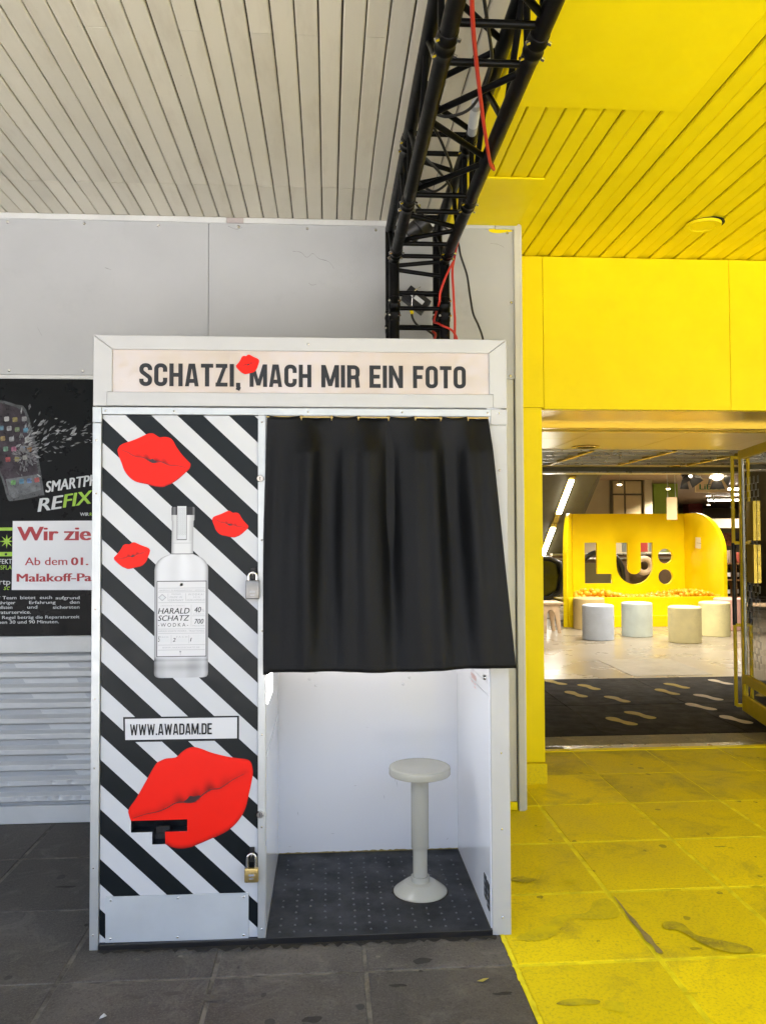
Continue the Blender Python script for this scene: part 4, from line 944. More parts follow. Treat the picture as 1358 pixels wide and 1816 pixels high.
rg3 = random.Random(4); pr_ = [(.1005+abs(rg3.gauss(0, .004))+.004, a) for a in range(0, 360, 8)]
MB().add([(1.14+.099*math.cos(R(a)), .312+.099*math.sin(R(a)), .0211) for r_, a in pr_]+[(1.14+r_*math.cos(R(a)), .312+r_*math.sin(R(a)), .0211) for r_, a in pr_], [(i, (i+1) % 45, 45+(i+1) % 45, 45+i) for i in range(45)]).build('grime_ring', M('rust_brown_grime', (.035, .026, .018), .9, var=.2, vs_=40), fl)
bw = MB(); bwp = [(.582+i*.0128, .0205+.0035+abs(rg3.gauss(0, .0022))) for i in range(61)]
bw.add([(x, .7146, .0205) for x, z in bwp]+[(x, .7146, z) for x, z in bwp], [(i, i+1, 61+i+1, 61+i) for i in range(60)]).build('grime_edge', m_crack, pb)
m_sc2 = M('faint_scuff', (.45, .45, .46), .5, var=.1)
for x, z, dx, dz in ((1.075,.34,.004,-.03),(1.083,.33,.006,-.045),(1.03,.26,.002,-.02),(.90,.30,.015,.002),(.80,.10,.02,.001),(.66,.20,.004,-.02),(1.20,.42,.003,-.03),(.95,.55,.02,-.004),(.62,.05,.015,.001),(1.30,.06,.008,.01)):
    MB().add([(x, .7146, z), (x+dx*.5+.0016, .7146, z+dz*.5), (x+dx, .7146, z+dz), (x+dx*.5-.0006, .7146, z+dz*.5+.0012)], [(0,1,2,3)]).build('scuff', m_sc2, pb)

# curtain, its rod and eyelets
cu = thing('booth_curtain', 'black satin curtain hanging on a rod across the booth opening', 'curtain', (1.0, -.02, .92))
MB().tube([(.584, -.0145, 1.7815), (1.352, -.0145, 1.7815)], .0030, 10).build('curtain_rod', m_brass, cu, smooth=True)
eye = [.703, .806, .898, 1.002, 1.095, 1.184, 1.279]
NXc, NZc = 220, 70; vs = []
def lerp(a, b_, t): return a+(b_-a)*t
def fold(u, t):
    # u across 0..1, t down 0..1
    f = .019*math.sin(2*math.pi*(3.9*u+.10*math.sin(2.2*t)+.05)) + .008*math.sin(2*math.pi*(7.3*u+.3)+1.1*t) + .0028*math.sin(2*math.pi*(13*u)+2.5*t+.8)
    return f
for j in range(NZc+1):
    t = j/NZc
    for i in range(NXc+1):
        u = i/NXc
        xl = lerp(.588, .577, min(1, t*2.2)**.7) - .003*math.sin(t*3.1); xr = lerp(1.3505, 1.427, t**.95)
        x = lerp(xl, xr, u)
        top = 1.787
        e = 1e9
        for q in eye: e = min(e, abs(x-q))
        sag = 0.
        for a, b_ in zip([.588]+eye, eye+[1.352]):
            if a <= x <= b_: sag = .008*math.sin(math.pi*(x-a)/(b_-a))
        z = lerp(top, .917+.004*math.sin(2*math.pi*1.3*u+.4)-.006*(u < .02)+.003*u, t) - sag*(1-t)**6
        # cloth weaves behind / in front of the rod at the top
        wv = 0.
        seg = sum(1 for q in eye if x > q)
        pts = [.588]+eye+[1.352]; a, b_ = pts[seg], pts[seg+1]
        s_ = math.sin(math.pi*(x-a)/(b_-a)); wv = (-.012 if seg % 2 == 0 else .012)*s_
        k = max(0, 1-t*7)
        y = -.0135 + wv*k - (.012 + .046*t**1.1)*(1-k*1.0 if k < 1 else 0) + fold(u, t)*(1-k)*1.5*min(1, .45+1.4*t)*(1-.72*t**3)
        if t > .02: y = min(y, -.0105 if x < 1.352 else -.0135)
        vs.append((x, y, z))
n = NXc+1
me = bpy.data.meshes.new('cloth'); me.from_pydata(vs, [], [(j*n+i, (j+1)*n+i, (j+1)*n+i+1, j*n+i+1) for j in range(NZc) for i in range(NXc)])
clo = link('cloth', me, m_cloth, cu, True)
md = clo.modifiers.new('thick', 'SOLIDIFY'); md.thickness = .0016; md.offset = 1
# hem and sewn seams follow the cloth
def clothpt(u, t):
    i = min(NXc, int(round(u*NXc))); j = min(NZc, int(round(t*NZc))); return Vector(vs[j*n+i])
hem = MB().tube([clothpt(i/110, 1)+Vector((0, -.001, .001)) for i in range(111)], .0022, 6); hem.build('bottom_hem', m_cloth, cu, smooth=True)
stc = MB().tube([clothpt(i/110, .972)+Vector((0, -.0012, 0)) for i in range(111)], .0008, 5); stc.build('hem_stitch', m_cloth, cu, smooth=True)
for u in (.258, .530):
    MB().tube([clothpt(u, j/60)+Vector((0, -.0012, 0)) for j in range(2, 60)], .0011, 5).build('sewn_seam', m_cloth, cu, smooth=True)
for q in eye:
    MB().lathe([(.0065, -.0018), (.0085, -.0022), (.0098, 0), (.0085, .0022), (.0065, .0018)], (q, -.0145, 1.7785), 20, 'x').build('eyelet', m_brass, cu, smooth=True)

# padlocks
def padlock(name, label, x, ztop, zb0, zb1, w_, mat, y=-.022):
    p = thing(name, label, 'padlock', (x, y, zb0), 'padlocks on the striped door')
    bd = MB().box(x-w_/2, x+w_/2, y-.009, y+.009, zb0, zb1).build('body', mat, p, bevel=.004, seg=3, smooth=True)
    h = ztop-zb1; r = w_*.30
    MB().tube([(x-r, y, zb1-.004), (x-r, y, zb1+h-r)]+[(x+r*math.cos(R(180-a)), y, zb1+h-r+r*math.sin(R(a))) for a in range(20, 180, 20)]+[(x+r, y, zb1+h-r), (x+r, y, zb1-.004)], .0042, 10).build('shackle', m_chrome, p, smooth=True)
    MB().box(x-.009, x+.009, y-.0095, y-.0091, zb0+.022, zb0+.029).build('stamped_mark', m_print_g, bd)
    MB().box(x-.007, x+.007, y-.0095, y-.0091, zb0+.012, zb0+.016).build('stamped_mark', m_print_g, bd)
    hs = thing('lock_hasp', 'steel hasp carrying the %s' % ('upper silver padlock' if 'silver' in label else 'lower brass padlock'), 'hasp', (x, 0, ztop))
    MB().box(x-.0075, x+.0085, -.004, .0035, ztop-.034, ztop+.014).build('hasp_plate', m_blackp, hs, bevel=.001)
    MB().tube([(x, -.003, ztop-.010), (x, -.022, ztop-.004), (x, -.034, ztop-.010), (x, -.022, ztop-.018), (x, -.003, ztop-.018)], .003, 8).build('staple', m_chrome, hs, smooth=True)
padlock('padlock', 'silver steel padlock on the striped door beside black curtain', .538, 1.250, 1.160, 1.224, .046, m_steel)
padlock('padlock', 'small brass padlock low on the striped door edge', .535, .308, .215, .262, .046, m_brass)

# ================================================================== BLACK TRUSS
TXL, TXR, TZL, TZU, TYF, TYR = 1.100, 1.334, 2.646, 2.878, .90, 1.132
tr = thing('lighting_truss', 'black square lighting truss bent down behind the photo booth', 'truss', (1.217, 1.0, 0))
CR_ = .0240
def tb(name, a, b_, r, par=tr): return MB().tube([a, b_], r, 14).build(name, m_black, par, smooth=True)
YE = -2.9
for x in (TXL, TXR):
    tb('chord', (x, YE, TZL), (x, TYF+.010, TZL), CR_); tb('chord', (x, YE, TZU), (x, TYR+.010, TZU), CR_)
    tb('chord', (x, TYF, TZL+.010), (x, TYF, .012), CR_); tb('chord', (x, TYR, TZU+.010), (x, TYR, .012), CR_)
    tb('brace', (x, TYF, TZL), (x, TYR, TZU), .012)
    tb('brace', (x, TYF, TZU), (x, TYR, TZU-.0), .0) if False else None
RB = .0100
def rung(y=None, z=None, face='b'):
    if face == 'b': tb('rung', (TXL, y, TZL), (TXR, y, TZL), RB)
    if face == 't': tb('rung', (TXL, y, TZU), (TXR, y, TZU), RB)
    if face == 'l': tb('rung', (TXL, y, TZL), (TXL, y, TZU), RB)
    if face == 'r': tb('rung', (TXR, y, TZL), (TXR, y, TZU), RB)
    if face == 'F': tb('rung', (TXL, TYF, z), (TXR, TYF, z), RB)
    if face == 'B': tb('rung', (TXL, TYR, z), (TXR, TYR, z), RB)
ys_r = (-1.62, -1.44, -.839, -.672, .175, .327, .677, .834)
for y in ys_r:
    rung(y)
    if y < .6:
        rung(y, face='t'); rung(y, face='l'); rung(y, face='r')
rung(.96, face='t'); rung(1.10, face='t')
for z in (2.497, 2.425, 2.333, 2.16, 1.6, 1.1, .6, .1): rung(z=z, face='F')
for z in (2.56, 2.40, 2.30, 2.16, 1.6, 1.1, .6, .1): rung(z=z, face='B')
def zig(a, b_, n, start, face):
    for k in range(n):
        y0, y1 = a+(b_-a)*k/n+.012, a+(b_-a)*(k+1)/n-.012; L, Q = (start+k) % 2, (start+k+1) % 2
        if face in 'bt': z = TZL if face == 'b' else TZU; tb('brace', ((TXL, TXR)[L], y0, z), ((TXL, TXR)[Q], y1, z), RB)
        else: x = TXL if face == 'l' else TXR; tb('brace', (x, y0, (TZL, TZU)[L]), (x, y1, (TZL, TZU)[Q]), RB)
for face, st_ in (('b', 1), ('t', 0), ('l', 0), ('r', 1)):
    zig(-.655, .16, 3, st_, face); zig(-1.43, -.85, 2, st_, face); zig(.345, .655, 2, 0 if face == 'b' else st_, face); zig(-2.85, -1.64, 4, st_, face)
tb('brace', (TXL, TYF, 2.622), (TXR, TYF, 2.648), RB); tb('brace', (TXL, TYF, 2.605), (TXR, TYF, 2.575), RB)
for k in range(4):
    z0, z1 = 2.12-k*.5, 1.64-k*.5
    tb('brace', ((TXL, TXR)[k % 2], TYF, z0), ((TXR, TXL)[k % 2], TYF, max(.02, z1)), RB); tb('brace', ((TXR, TXL)[k % 2], TYR, z0), ((TXL, TXR)[k % 2], TYR, max(.02, z1)), RB)
for x in (TXL, TXR):
    for k, (z0, z1) in enumerate(((2.60, 2.36), (2.34, 1.9), (1.88, 1.4), (1.38, .9), (.88, .4))):
        tb('brace', (x, (TYF, TYR)[k % 2], z0), (x, (TYR, TYF)[k % 2], z1), RB)
    box('base_plate', m_black, tr, x-.06, x+.06, .84, 1.19, .0, .011)
bolt_h = MB().lathe([(0, 0), (.006, 0), (.006, .010), (.0, .010)], (0,0,0), 6).mesh('bolt'); bolt_h.materials.append(m_chrome)
def coupler(c, axis):
    """sleeve with two ridges and two bolts"""
    prof = [(.0245, -.055), (.0258, -.054), (.0262, -.03), (.0285, -.025), (.0285, -.016), (.0262, -.012), (.0262, .012), (.0285, .016), (.0285, .025), (.0262, .03), (.0258, .054), (.0245, .055)]
    o = MB().lathe(prof, c, 20, axis).build('coupler', m_black, tr, smooth=True)
    for d in (-.034, .034):
        for side in (-1, 1):
            b_ = bpy.data.objects.new('bolt', bolt_h); C.objects.link(b_); b_.parent = o
            if axis == 'y': b_.location = (c[0]+side*.024, c[1]+d, c[2]-.012); b_.rotation_euler = (0, side*R(115), 0)
            else: b_.location = (c[0]+side*.018, c[1]-.018, c[2]+d); b_.rotation_euler = (R(90), 0, side*R(45))
for y in (-1.53, -.755, .25):
    for x in (TXL, TXR):
        coupler((x, y, TZL), 'y'); coupler((x, y, TZU), 'y')
for x in (TXL, TXR):
    coupler((x, .79, TZL), 'y'); coupler((x, TYF, 2.420), 'z'); coupler((x, TYR, 2.420), 'z')
# cables and fittings
def cable(name, label, pts, r, mat, cat='cable'):
    return tag(MB().tube(cr(pts, 8), r, 10).build(name, mat, smooth=True), label, cat)
cable('power_cable', 'red power cable hanging along the underside of black truss', [(1.02,-1.7,2.62),(1.06,-1.35,2.605),(1.128,-.976,2.61),(1.173,-.773,2.612),(1.237,-.52,2.613),(1.29,-.32,2.615),(1.335,-.16,2.618),(1.366,-.07,2.635),(1.372,.02,2.69),(1.372,.3,2.71),(1.372,.7,2.69),(1.375,.875,2.645),(1.367,.872,2.588),(1.371,.872,2.501),(1.374,.872,2.42),(1.377,.872,2.362),(1.375,.87,2.25),(1.375,.87,2.10)], .0056, m_red)
cable('power_cable', 'red cable loop swinging in front of the truss leg above booth', [(1.374,.866,2.640),(1.352,.862,2.60),(1.325,.862,2.54),(1.308,.865,2.485),(1.306,.872,2.450),(1.300,.93,2.42),(1.292,.96,2.38),(1.300,.90,2.358),(1.317,.868,2.338),(1.350,.866,2.324),(1.372,.868,2.305),(1.388,.87,2.26),(1.39,.87,2.12)], .0052, m_red)
cable('power_cable', 'short red cable end between truss leg chords', [(1.290,1.0,2.345),(1.300,.97,2.325),(1.295,.96,2.30),(1.28,.96,2.26),(1.27,.96,2.1)], .0058, m_red)
cable('black_cable', 'thin black cable dropping down the grey panel right of truss', [(1.36,1.08,2.88),(1.42,1.14,2.86),(1.444,1.16,2.825),(1.456,1.165,2.766),(1.487,1.17,2.673),(1.502,1.17,2.567),(1.517,1.17,2.48),(1.544,1.17,2.418),(1.566,1.17,2.345),(1.58,1.17,2.2),(1.58,1.17,1.9)], .0052, m_blackp)
cable('black_cable', 'black cable looping inside the upper bay of the truss', [(1.15,-.9,2.80),(1.22,-.70,2.74),(1.27,-.5,2.73),(1.24,-.35,2.70),(1.18,-.25,2.72),(1.13,-.15,2.78),(1.2,0.,2.75),(1.25,.12,2.70),(1.20,.22,2.68),(1.14,.24,2.72)], .0050, m_blackp)
cable('black_cable', 'black cable looping low inside the truss near the corner', [(1.13,.05,2.74),(1.20,.10,2.70),(1.26,.20,2.68),(1.25,.32,2.70),(1.18,.36,2.74),(1.13,.42,2.76),(1.19,.55,2.74),(1.27,.62,2.76)], .0048, m_blackp)
cable('black_cable', 'black cable running from the small power box down the truss leg', [(1.19,1.0,2.44),(1.195,.985,2.40),(1.22,.98,2.365),(1.27,.98,2.34),(1.30,1.0,2.30),(1.30,1.0,2.1)], .0055, m_blackp)
gd = thing('cable_ballast', 'grey cylindrical cable adapter with white label inside truss', 'adapter', (1.277, -.19, 2.75))
MB().tube([(1.269,-.275,2.755),(1.285,-.105,2.745)], [.0165,.0165], 16).build('tube_body', m_print_g, gd, smooth=True)
MB().tube([(1.2715,-.250,2.754),(1.2805,-.150,2.748)], .0170, 16, False).build('label_wrap', m_print_lg, gd, smooth=True)
px = thing('power_box', 'small black power box with white label behind truss rungs', 'power box', (1.20, 1.03, 2.48))
bx_ = Matrix.Translation((1.215, 1.03, 2.50)) @ Matrix.Rotation(R(38), 4, 'Y')
def tbox(name, mat, par, mtx, hx, hy, hz, bev=.003):
    mb = MB().box(-hx, hx, -hy, hy, -hz, hz); me = mb.mesh(name, bev, 2); me.transform(mtx); return link(name, me, mat, par)
pbb = tbox('housing', m_blackp, px, bx_, .062, .03, .036)
tbox('label', m_print_lg, pbb, bx_ @ Matrix.Translation((.012, -.031, .003)), .026, .0006, .010, 0)
tbox('label', m_print_lg, pbb, bx_ @ Matrix.Translation((-.030, -.031, .006)), .008, .0006, .012, 0)
MB().tube([(1.185,.996,2.46),(1.192,.985,2.425)], .008, 10).build('yellow_plug', m_yel, px, smooth=True)
MB().tube(cr([(1.19,.985,2.45),(1.192,.975,2.50),(1.205,.97,2.53),(1.23,.975,2.55)], 5), .0028, 6).build('safety_wire', m_chrome, px, smooth=True)
sl_ = thing('spot_lamp_can', 'small black spotlight can clamped inside the truss corner', 'spotlight', (1.20, .78, 2.78))
mm = Matrix.Translation((1.205, .80, 2.765)) @ Matrix.Rotation(R(55), 4, 'Y') @ Matrix.Rotation(R(20), 4, 'X')
me = MB().lathe([(0, -.06), (.030, -.06), (.040, -.045), (.042, .0), (.048, .006), (.048, .05), (.044, .05), (.040, .01), (0, .008)], (0,0,0), 24).mesh('can'); me.transform(mm); link('can', me, m_blackp, sl_, True)
MB().tube([(1.205,.80,2.82),(1.205,.80,2.87)], .008, 8).build('clamp', m_chrome, sl_)

# ================================================================== SHOP INTERIOR
# ball pit counter with LU: cut-outs
lu = thing('ball_pit_wall', 'yellow ball pit booth with cut-out LU: letters and rounded wings', 'display', (5.8, 9.8, 0))
cuv = bpy.data.curves.new('c', 'CURVE'); cuv.dimensions = '2D'; cuv.fill_mode = 'BOTH'; cuv.extrude = .03
def spl(pts):
    s_ = cuv.splines.new('POLY'); s_.points.add(len(pts)-1); s_.use_cyclic_u = True
    for p, q in zip(s_.points, pts): p.co = (q[0], q[1], 0, 1)
LX0, LX1, LY_, LH = 4.895, 6.835, 10.6, 1.742
spl([(LX0, 0), (LX1, 0), (LX1, LH), (LX0, LH)])
spl([(5.101,1.253),(5.314,1.253),(5.314,.728),(5.569,.728),(5.569,.567),(5.101,.567)])
U_ = [(5.646,1.250),(5.848,1.250),(5.848,.84)]+[(5.959-.111*math.cos(R(a)), .829-.111*math.sin(R(a))) for a in range(10, 171, 16)]+[(6.070,.84),(6.070,1.250),(6.281,1.250),(6.281,.86)]+[(5.9635+.3175*math.cos(R(a)), .865-.3175*math.sin(R(a))) for a in range(8, 173, 12)]+[(5.646,.86)]
spl(U_)
for zc in (1.020, .671): spl([(6.497+.127*math.cos(R(a)), zc+.127*math.sin(R(a))) for a in range(0, 360, 12)])
co = bpy.data.objects.new('c', cuv); C.objects.link(co)
me = bpy.data.meshes.new_from_object(co.evaluated_get(bpy.context.evaluated_depsgraph_get())); bpy.data.objects.remove(co)
me.transform(Matrix(((1,0,0,0),(0,0,1,LY_+.03),(0,1,0,0),(0,0,0,1)))); me.materials.clear()
bmx = bmesh.new(); bmx.from_mesh(me); bmesh.ops.recalc_face_normals(bmx, faces=bmx.faces); bmx.to_mesh(me); bmx.free()
link('rear_panel', me, m_yel, lu)
def wing(name, p0, p1, par):
    d = Vector((p1[0]-p0[0], p1[1]-p0[1], 0)); L = d.length; d.normalize(); nrm = Vector((-d.y, d.x, 0))*.03
    a, b_ = L*.74, .68
    prof = [(0, 0), (0, LH), (L-a, LH)]+[(L-a+a*math.sin(R(t)), LH-b_+b_*math.cos(R(t))) for t in range(8, 91, 7)]+[(L, 0)]
    n = len(prof); vs = []
    for s_ in (-1, 1): vs += [Vector((p0[0], p0[1], 0))+d*q[0]+nrm*s_+Vector((0, 0, q[1])) for q in prof]
    MB().add(vs, [tuple(range(n)), tuple(range(2*n-1, n-1, -1))]+[(i, i+n, (i+1) % n+n, (i+1) % n) for i in range(n)]).build(name, m_yel, par, bevel=.004)
wing('wing', (4.880, 10.66), (4.330, 9.15), lu); wing('wing', (6.862, 10.66), (6.815, 9.15), lu)
box('front_panel', m_yel, lu, 4.37, 6.78, 9.14, 9.18, .0, .442, .004); box('front_step', m_yel, lu, 4.42, 6.76, 9.085, 9.138, .0, .17, .004)
box('pit_floor', m_yel, lu, 4.55, 6.75, 9.185, 10.55, .33, .35)
bnote = tbox('notice_sheet', m_paper, None, Matrix.Translation((6.8095, 9.98, 1.245)) @ Matrix.Rotation(R(2), 4, 'Z') @ Matrix.Rotation(R(3), 4, 'X'), .001, .15, .09, 0)
tag(bnote, 'small white notice stuck on right wing of yellow ball pit', 'notice')
tbox('printed_line', m_print_g, bnote, Matrix.Translation((6.8078, 9.98, 1.242)) @ Matrix.Rotation(R(2), 4, 'Z') @ Matrix.Rotation(R(3), 4, 'X'), .0004, .10, .004, 0)
bs_ = bmesh.new(); bmesh.ops.create_icosphere(bs_, subdivisions=3, radius=.038); bme = bpy.data.meshes.new('plastic_ball'); bs_.to_mesh(bme); bs_.free()
bme.polygons.foreach_set('use_smooth', [True]*len(bme.polygons)); bme.materials.append(m_ball)
rnd = random.Random(21); placed = []
def hgt(x, y):
    h = .395+.03*math.sin(x*5+1)+.02*math.sin(y*7)
    h += .16*math.exp(-((x-4.75)/.22)**2-((y-9.55)/.35)**2)+.07*math.exp(-((x-5.05)/.15)**2-((y-9.5)/.3)**2)+.07*math.exp(-((x-5.65)/.22)**2-((y-9.5)/.35)**2)+.07*math.exp(-((x-6.25)/.12)**2-((y-9.5)/.25)**2)+.10*math.exp(-((x-6.55)/.25)**2-((y-9.6)/.4)**2)
    return h
tries = 0
while len(placed) < 270 and tries < 30000:
    tries += 1
    y = 9.225+rnd.random()**1.5*.9; x = rnd.uniform(4.42, 6.76)
    if x < 4.40+(y-9.15)*.38+.05: continue
    z = hgt(x, y)-rnd.choice((0, 0, .055))
    if any((x-a)**2+(y-b_)**2+(z-c)**2 < .074**2 for a, b_, c in placed): continue
    placed.append((x, y, z))
for x, y, z in placed:
    o = bpy.data.objects.new('plastic_ball', bme); C.objects.link(o); o.location = (x, y, z)
    tag(o, 'small yellow plastic ball heaped in the yellow ball pit', 'ball', 'balls in the ball pit')
# round pouffes
def pouffe(x, yfront, col, lab, r=.205, h=.455):
    cx, cy = x, yfront+r
    t = thing('round_pouffe', lab, 'stool', (cx, cy, 0), 'round stools before the ball pit')
    MB().lathe([(r-.008, .0), (r, .008), (r, h-.012), (r-.012, h)], (cx, cy, 0), 44).build('drum', M('pouffe_cover', col, .55, var=.05, vs_=6, dirt=.35), t, smooth=True)
    MB().lathe([(r-.012, h+.0003), (r-.03, h+.004), (0, h+.006)], (cx, cy, 0), 44).build('seat_pad', M('pouffe_top', tuple(min(1, c*1.05) for c in col), .5, var=.03), t, smooth=True)
pouffe(4.36, 7.56, (.60,.68,.84), 'blue-white round stool, nearest on the left of ball pit')
pouffe(5.00, 7.85, (.60,.68,.66), 'greenish white round stool in the centre before ball pit')
pouffe(5.37, 7.18, (.82,.75,.42), 'pale yellow round stool standing closest to the glass door')
pouffe(6.07, 7.80, (.82,.76,.42), 'pale yellow round stool partly behind the nearer yellow one')
pouffe(4.63, 8.75, (.66,.52,.24), 'cream round stool pushed against the left of the ball pit', .225)
pouffe(6.60, 8.45, (.72,.42,.36), 'pinkish round stool half hidden at the right')
# plywood bench at left edge
bc = thing('plywood_bench', 'pale plywood bench cut off by the left door jamb', 'bench', (3.7, 8.6, 0))
MB().prism([(3.05,.405),(4.09,.405),(4.095,.42),(4.085,.436),(3.05,.428)], 8.42, 8.80).build('seat', m_wood, bc, bevel=.004)
for y in (8.44, 8.74):
    MB().prism([(3.62,.403),(4.06,.403),(4.04,.36),(4.045,.20),(4.06,.0),(4.015,.0),(3.985,.20),(3.96,.29),(3.92,.33),(3.88,.32),(3.86,.28),(3.85,.0),(3.80,.0),(3.70,.33)], y, y+.035).build('leg', m_wood, bc, bevel=.003)
# escalator: sloping underside with light strips
es = thing('escalator', 'dark olive underside of an escalator rising over the ball pit left', 'escalator', (4.5, 12.5, 0))
S = .6895
def esc_box(name, mat, par, x0, x1, ya, yb, up0, up1):
    f = lambda y, u: 1.785+S*(12.015-y)+u
    vs = [(x, y, f(y, u)) for u in (up0, up1) for x, y in ((x0, ya), (x1, ya), (x1, yb), (x0, yb))]
    return MB().add(vs, [(0,1,2,3),(4,5,6,7),(0,1,5,4),(1,2,6,5),(2,3,7,6),(3,0,4,7)]).build(name, mat, par)
esc_box('underside', m_olive, es, 2.4, 5.5, 10.83, 14.4, 0, .5)
esc_box('edge_trim', m_tand, es, 5.5, 5.56, 10.86, 14.4, -.02, .55)
for a, b_ in ((11.14, 11.95), (12.34, 13.22)):
    ls = thing('light_strip', 'long white fluorescent strip under the escalator, %s' % ('upper one' if a < 12 else 'lower one'), 'lamp', (5.06, a, 0), 'escalator light strips')
    esc_box('housing', m_yelmet, ls, 5.00, 5.115, a-.06, b_+.06, -.03, -.002); esc_box('tube', m_tube, ls, 5.015, 5.10, a, b_, -.05, -.031)
esc_box('light_channel', m_yelmet, es, 5.01, 5.105, 11.99, 12.28, -.02, -.002)
hr = thing('escalator_handrail', 'black glossy escalator handrail end beside the ball pit', 'handrail', (5.1, 12.6, 0))
def loop(x, y, z, r, zr):
    return [(x, y+r*math.cos(R(a)), z+zr*math.sin(R(a))) for a in range(-90, 271, 15)]
MB().tube([(4.6,12.5,.95),(5.0,12.45,.94),(5.2,12.45,.86),(5.26,12.45,.6),(5.2,12.45,.3),(5.0,12.45,.18),(4.6,12.5,.15)], .05, 10).build('rail', m_blackp, hr, smooth=True)
box('balustrade', M('dark_balustrade_glass', (.035, .035, .025), .1, var=.3), hr, 4.5, 5.22, 12.52, 12.56, .1, .9)
hr2 = thing('escalator_handrail', 'black escalator handrail loop seen through the LU letters', 'handrail', (5.9, 12.6, 0))
MB().tube(cr([(5.55,12.2,.25),(5.52,12.2,.75),(5.75,12.2,1.03),(6.1,12.2,1.03),(6.32,12.2,.8),(6.36,12.2,.3)], 6), .05, 10).build('rail', m_blackp, hr2, smooth=True)
box('skirt_panel', m_olive, hr2, 5.6, 6.3, 12.25, 12.3, .1, .85)
# wall with cabinet panels
cw = thing('panelled_partition', 'tan wall with framed cabinet panels behind the ball pit', 'wall', (7.2, 15, 0))
box('wall', m_tan, cw, 5.6, 8.05, 15.0, 15.2, 0, 2.62)
for x0, x1 in ((7.17, 7.42), (7.46, 7.82)):
    for z0, z1 in ((1.40, 2.28), (2.32, 2.60)): box('cabinet_panel', M('cabinet_tan', (.46,.36,.18), .5, var=.04), cw, x0, x1, 14.96, 14.99, z0, z1, .004)
box('panel_frame', m_tand, cw, 7.10, 7.88, 14.985, 14.999, 1.3, 2.62); box('post', m_tan, cw, 7.86, 8.04, 14.88, 14.98, 0, 2.62)
gc = box('green_column', m_green, None, 8.53, 9.13, 16, 16.6, 0, 2.615, .01); tag(gc, 'tall green square column behind the ball pit', 'column')
rc = box('red_column', m_redcol, None, 14.87, 15.44, 28, 28.5, 0, 2.615, .01); tag(rc, 'dark red square column far back in the shop', 'column')
hs = thing('hanging_sign', 'blank cream card sign hanging on two strings before green column', 'sign', (6.23, 9.7, 1.7))
box('card', M('cream_card', (.72,.50,.28), .6, var=.03), hs, 6.145, 6.312, 9.69, 9.70, 1.62, 1.978, .002)
for x in (6.165, 6.29): MB().tube([(x, 9.695, 1.97), (x-.015, 9.695, 2.62)], .004, 6).build('string', m_print_lg, hs)
ls = thing('shop_sign', 'cream hanging sign with green LiEBS lettering behind the spotlights', 'sign', (7.04, 10, 2.1))
sbd = box('board', M('sign_cream', (.75,.60,.36), .5, var=.02), ls, 6.77, 7.31, 10.0, 10.03, 2.073, 2.30, .003)
text('lettering', 'LiEBS', M('sign_green', (.02,.22,.09), .5, var=0), sbd, 6.83, 7.19, 2.118, 2.205, 9.997, .035)
for x in (6.85, 7.22): MB().tube([(x, 10.015, 2.29), (x, 10.015, 2.62)], .004, 6).build('hanger', m_print_lg, ls)
# stage spotlights with barn doors
def stage_spot(x, y, z, rx, rz, lab):
    t = thing('stage_spotlight', lab, 'spotlight', (x, y, z), 'stage spotlights under the header beam')
    mt = Matrix.Translation((x, y, z)) @ Matrix.Rotation(rz, 4, 'Z') @ Matrix.Rotation(rx, 4, 'X')
    def part(nm, mb, mat, sm=True): me = mb.mesh(nm); me.transform(mt); return link(nm, me, mat, t, sm)
    part('can', MB().lathe([(0, -.11), (.05, -.11), (.062, -.08), (.062, .0), (.07, .01), (.07, .03), (.064, .03), (.06, .012)], (0,0,0), 24), m_blackp)
    part('lens', MB().lathe([(0, .014), (.06, .012)], (0,0,0), 24), m_lamp)
    for k in range(4):
        a = k*math.pi/2; ca, sa = math.cos(a), math.sin(a)
        pts = [(-.05, .068, .03), (.05, .068, .03), (.085, .115, .11), (-.085, .115, .11)]
        part('barn_door', MB().add([(p[0]*ca-p[1]*sa, p[0]*sa+p[1]*ca, p[2]) for p in pts]+[(p[0]*ca-(p[1]+.003)*sa, p[0]*sa+(p[1]+.003)*ca, p[2]) for p in pts], [(0,1,2,3),(7,6,5,4),(0,4,5,1),(1,5,6,2),(2,6,7,3),(3,7,4,0)]), m_blackp, False)
    MB().tube([(x, y, z+.02), (x, y, z+.3)], .012, 8).build('stem', m_blackp, t)
stage_spot(4.99, 6.40, 2.068, R(150), R(30), 'black stage spotlight with barn doors, left of the pair')
stage_spot(5.36, 6.42, 2.075, R(140), R(-15), 'black stage spotlight with barn doors, right of the pair')
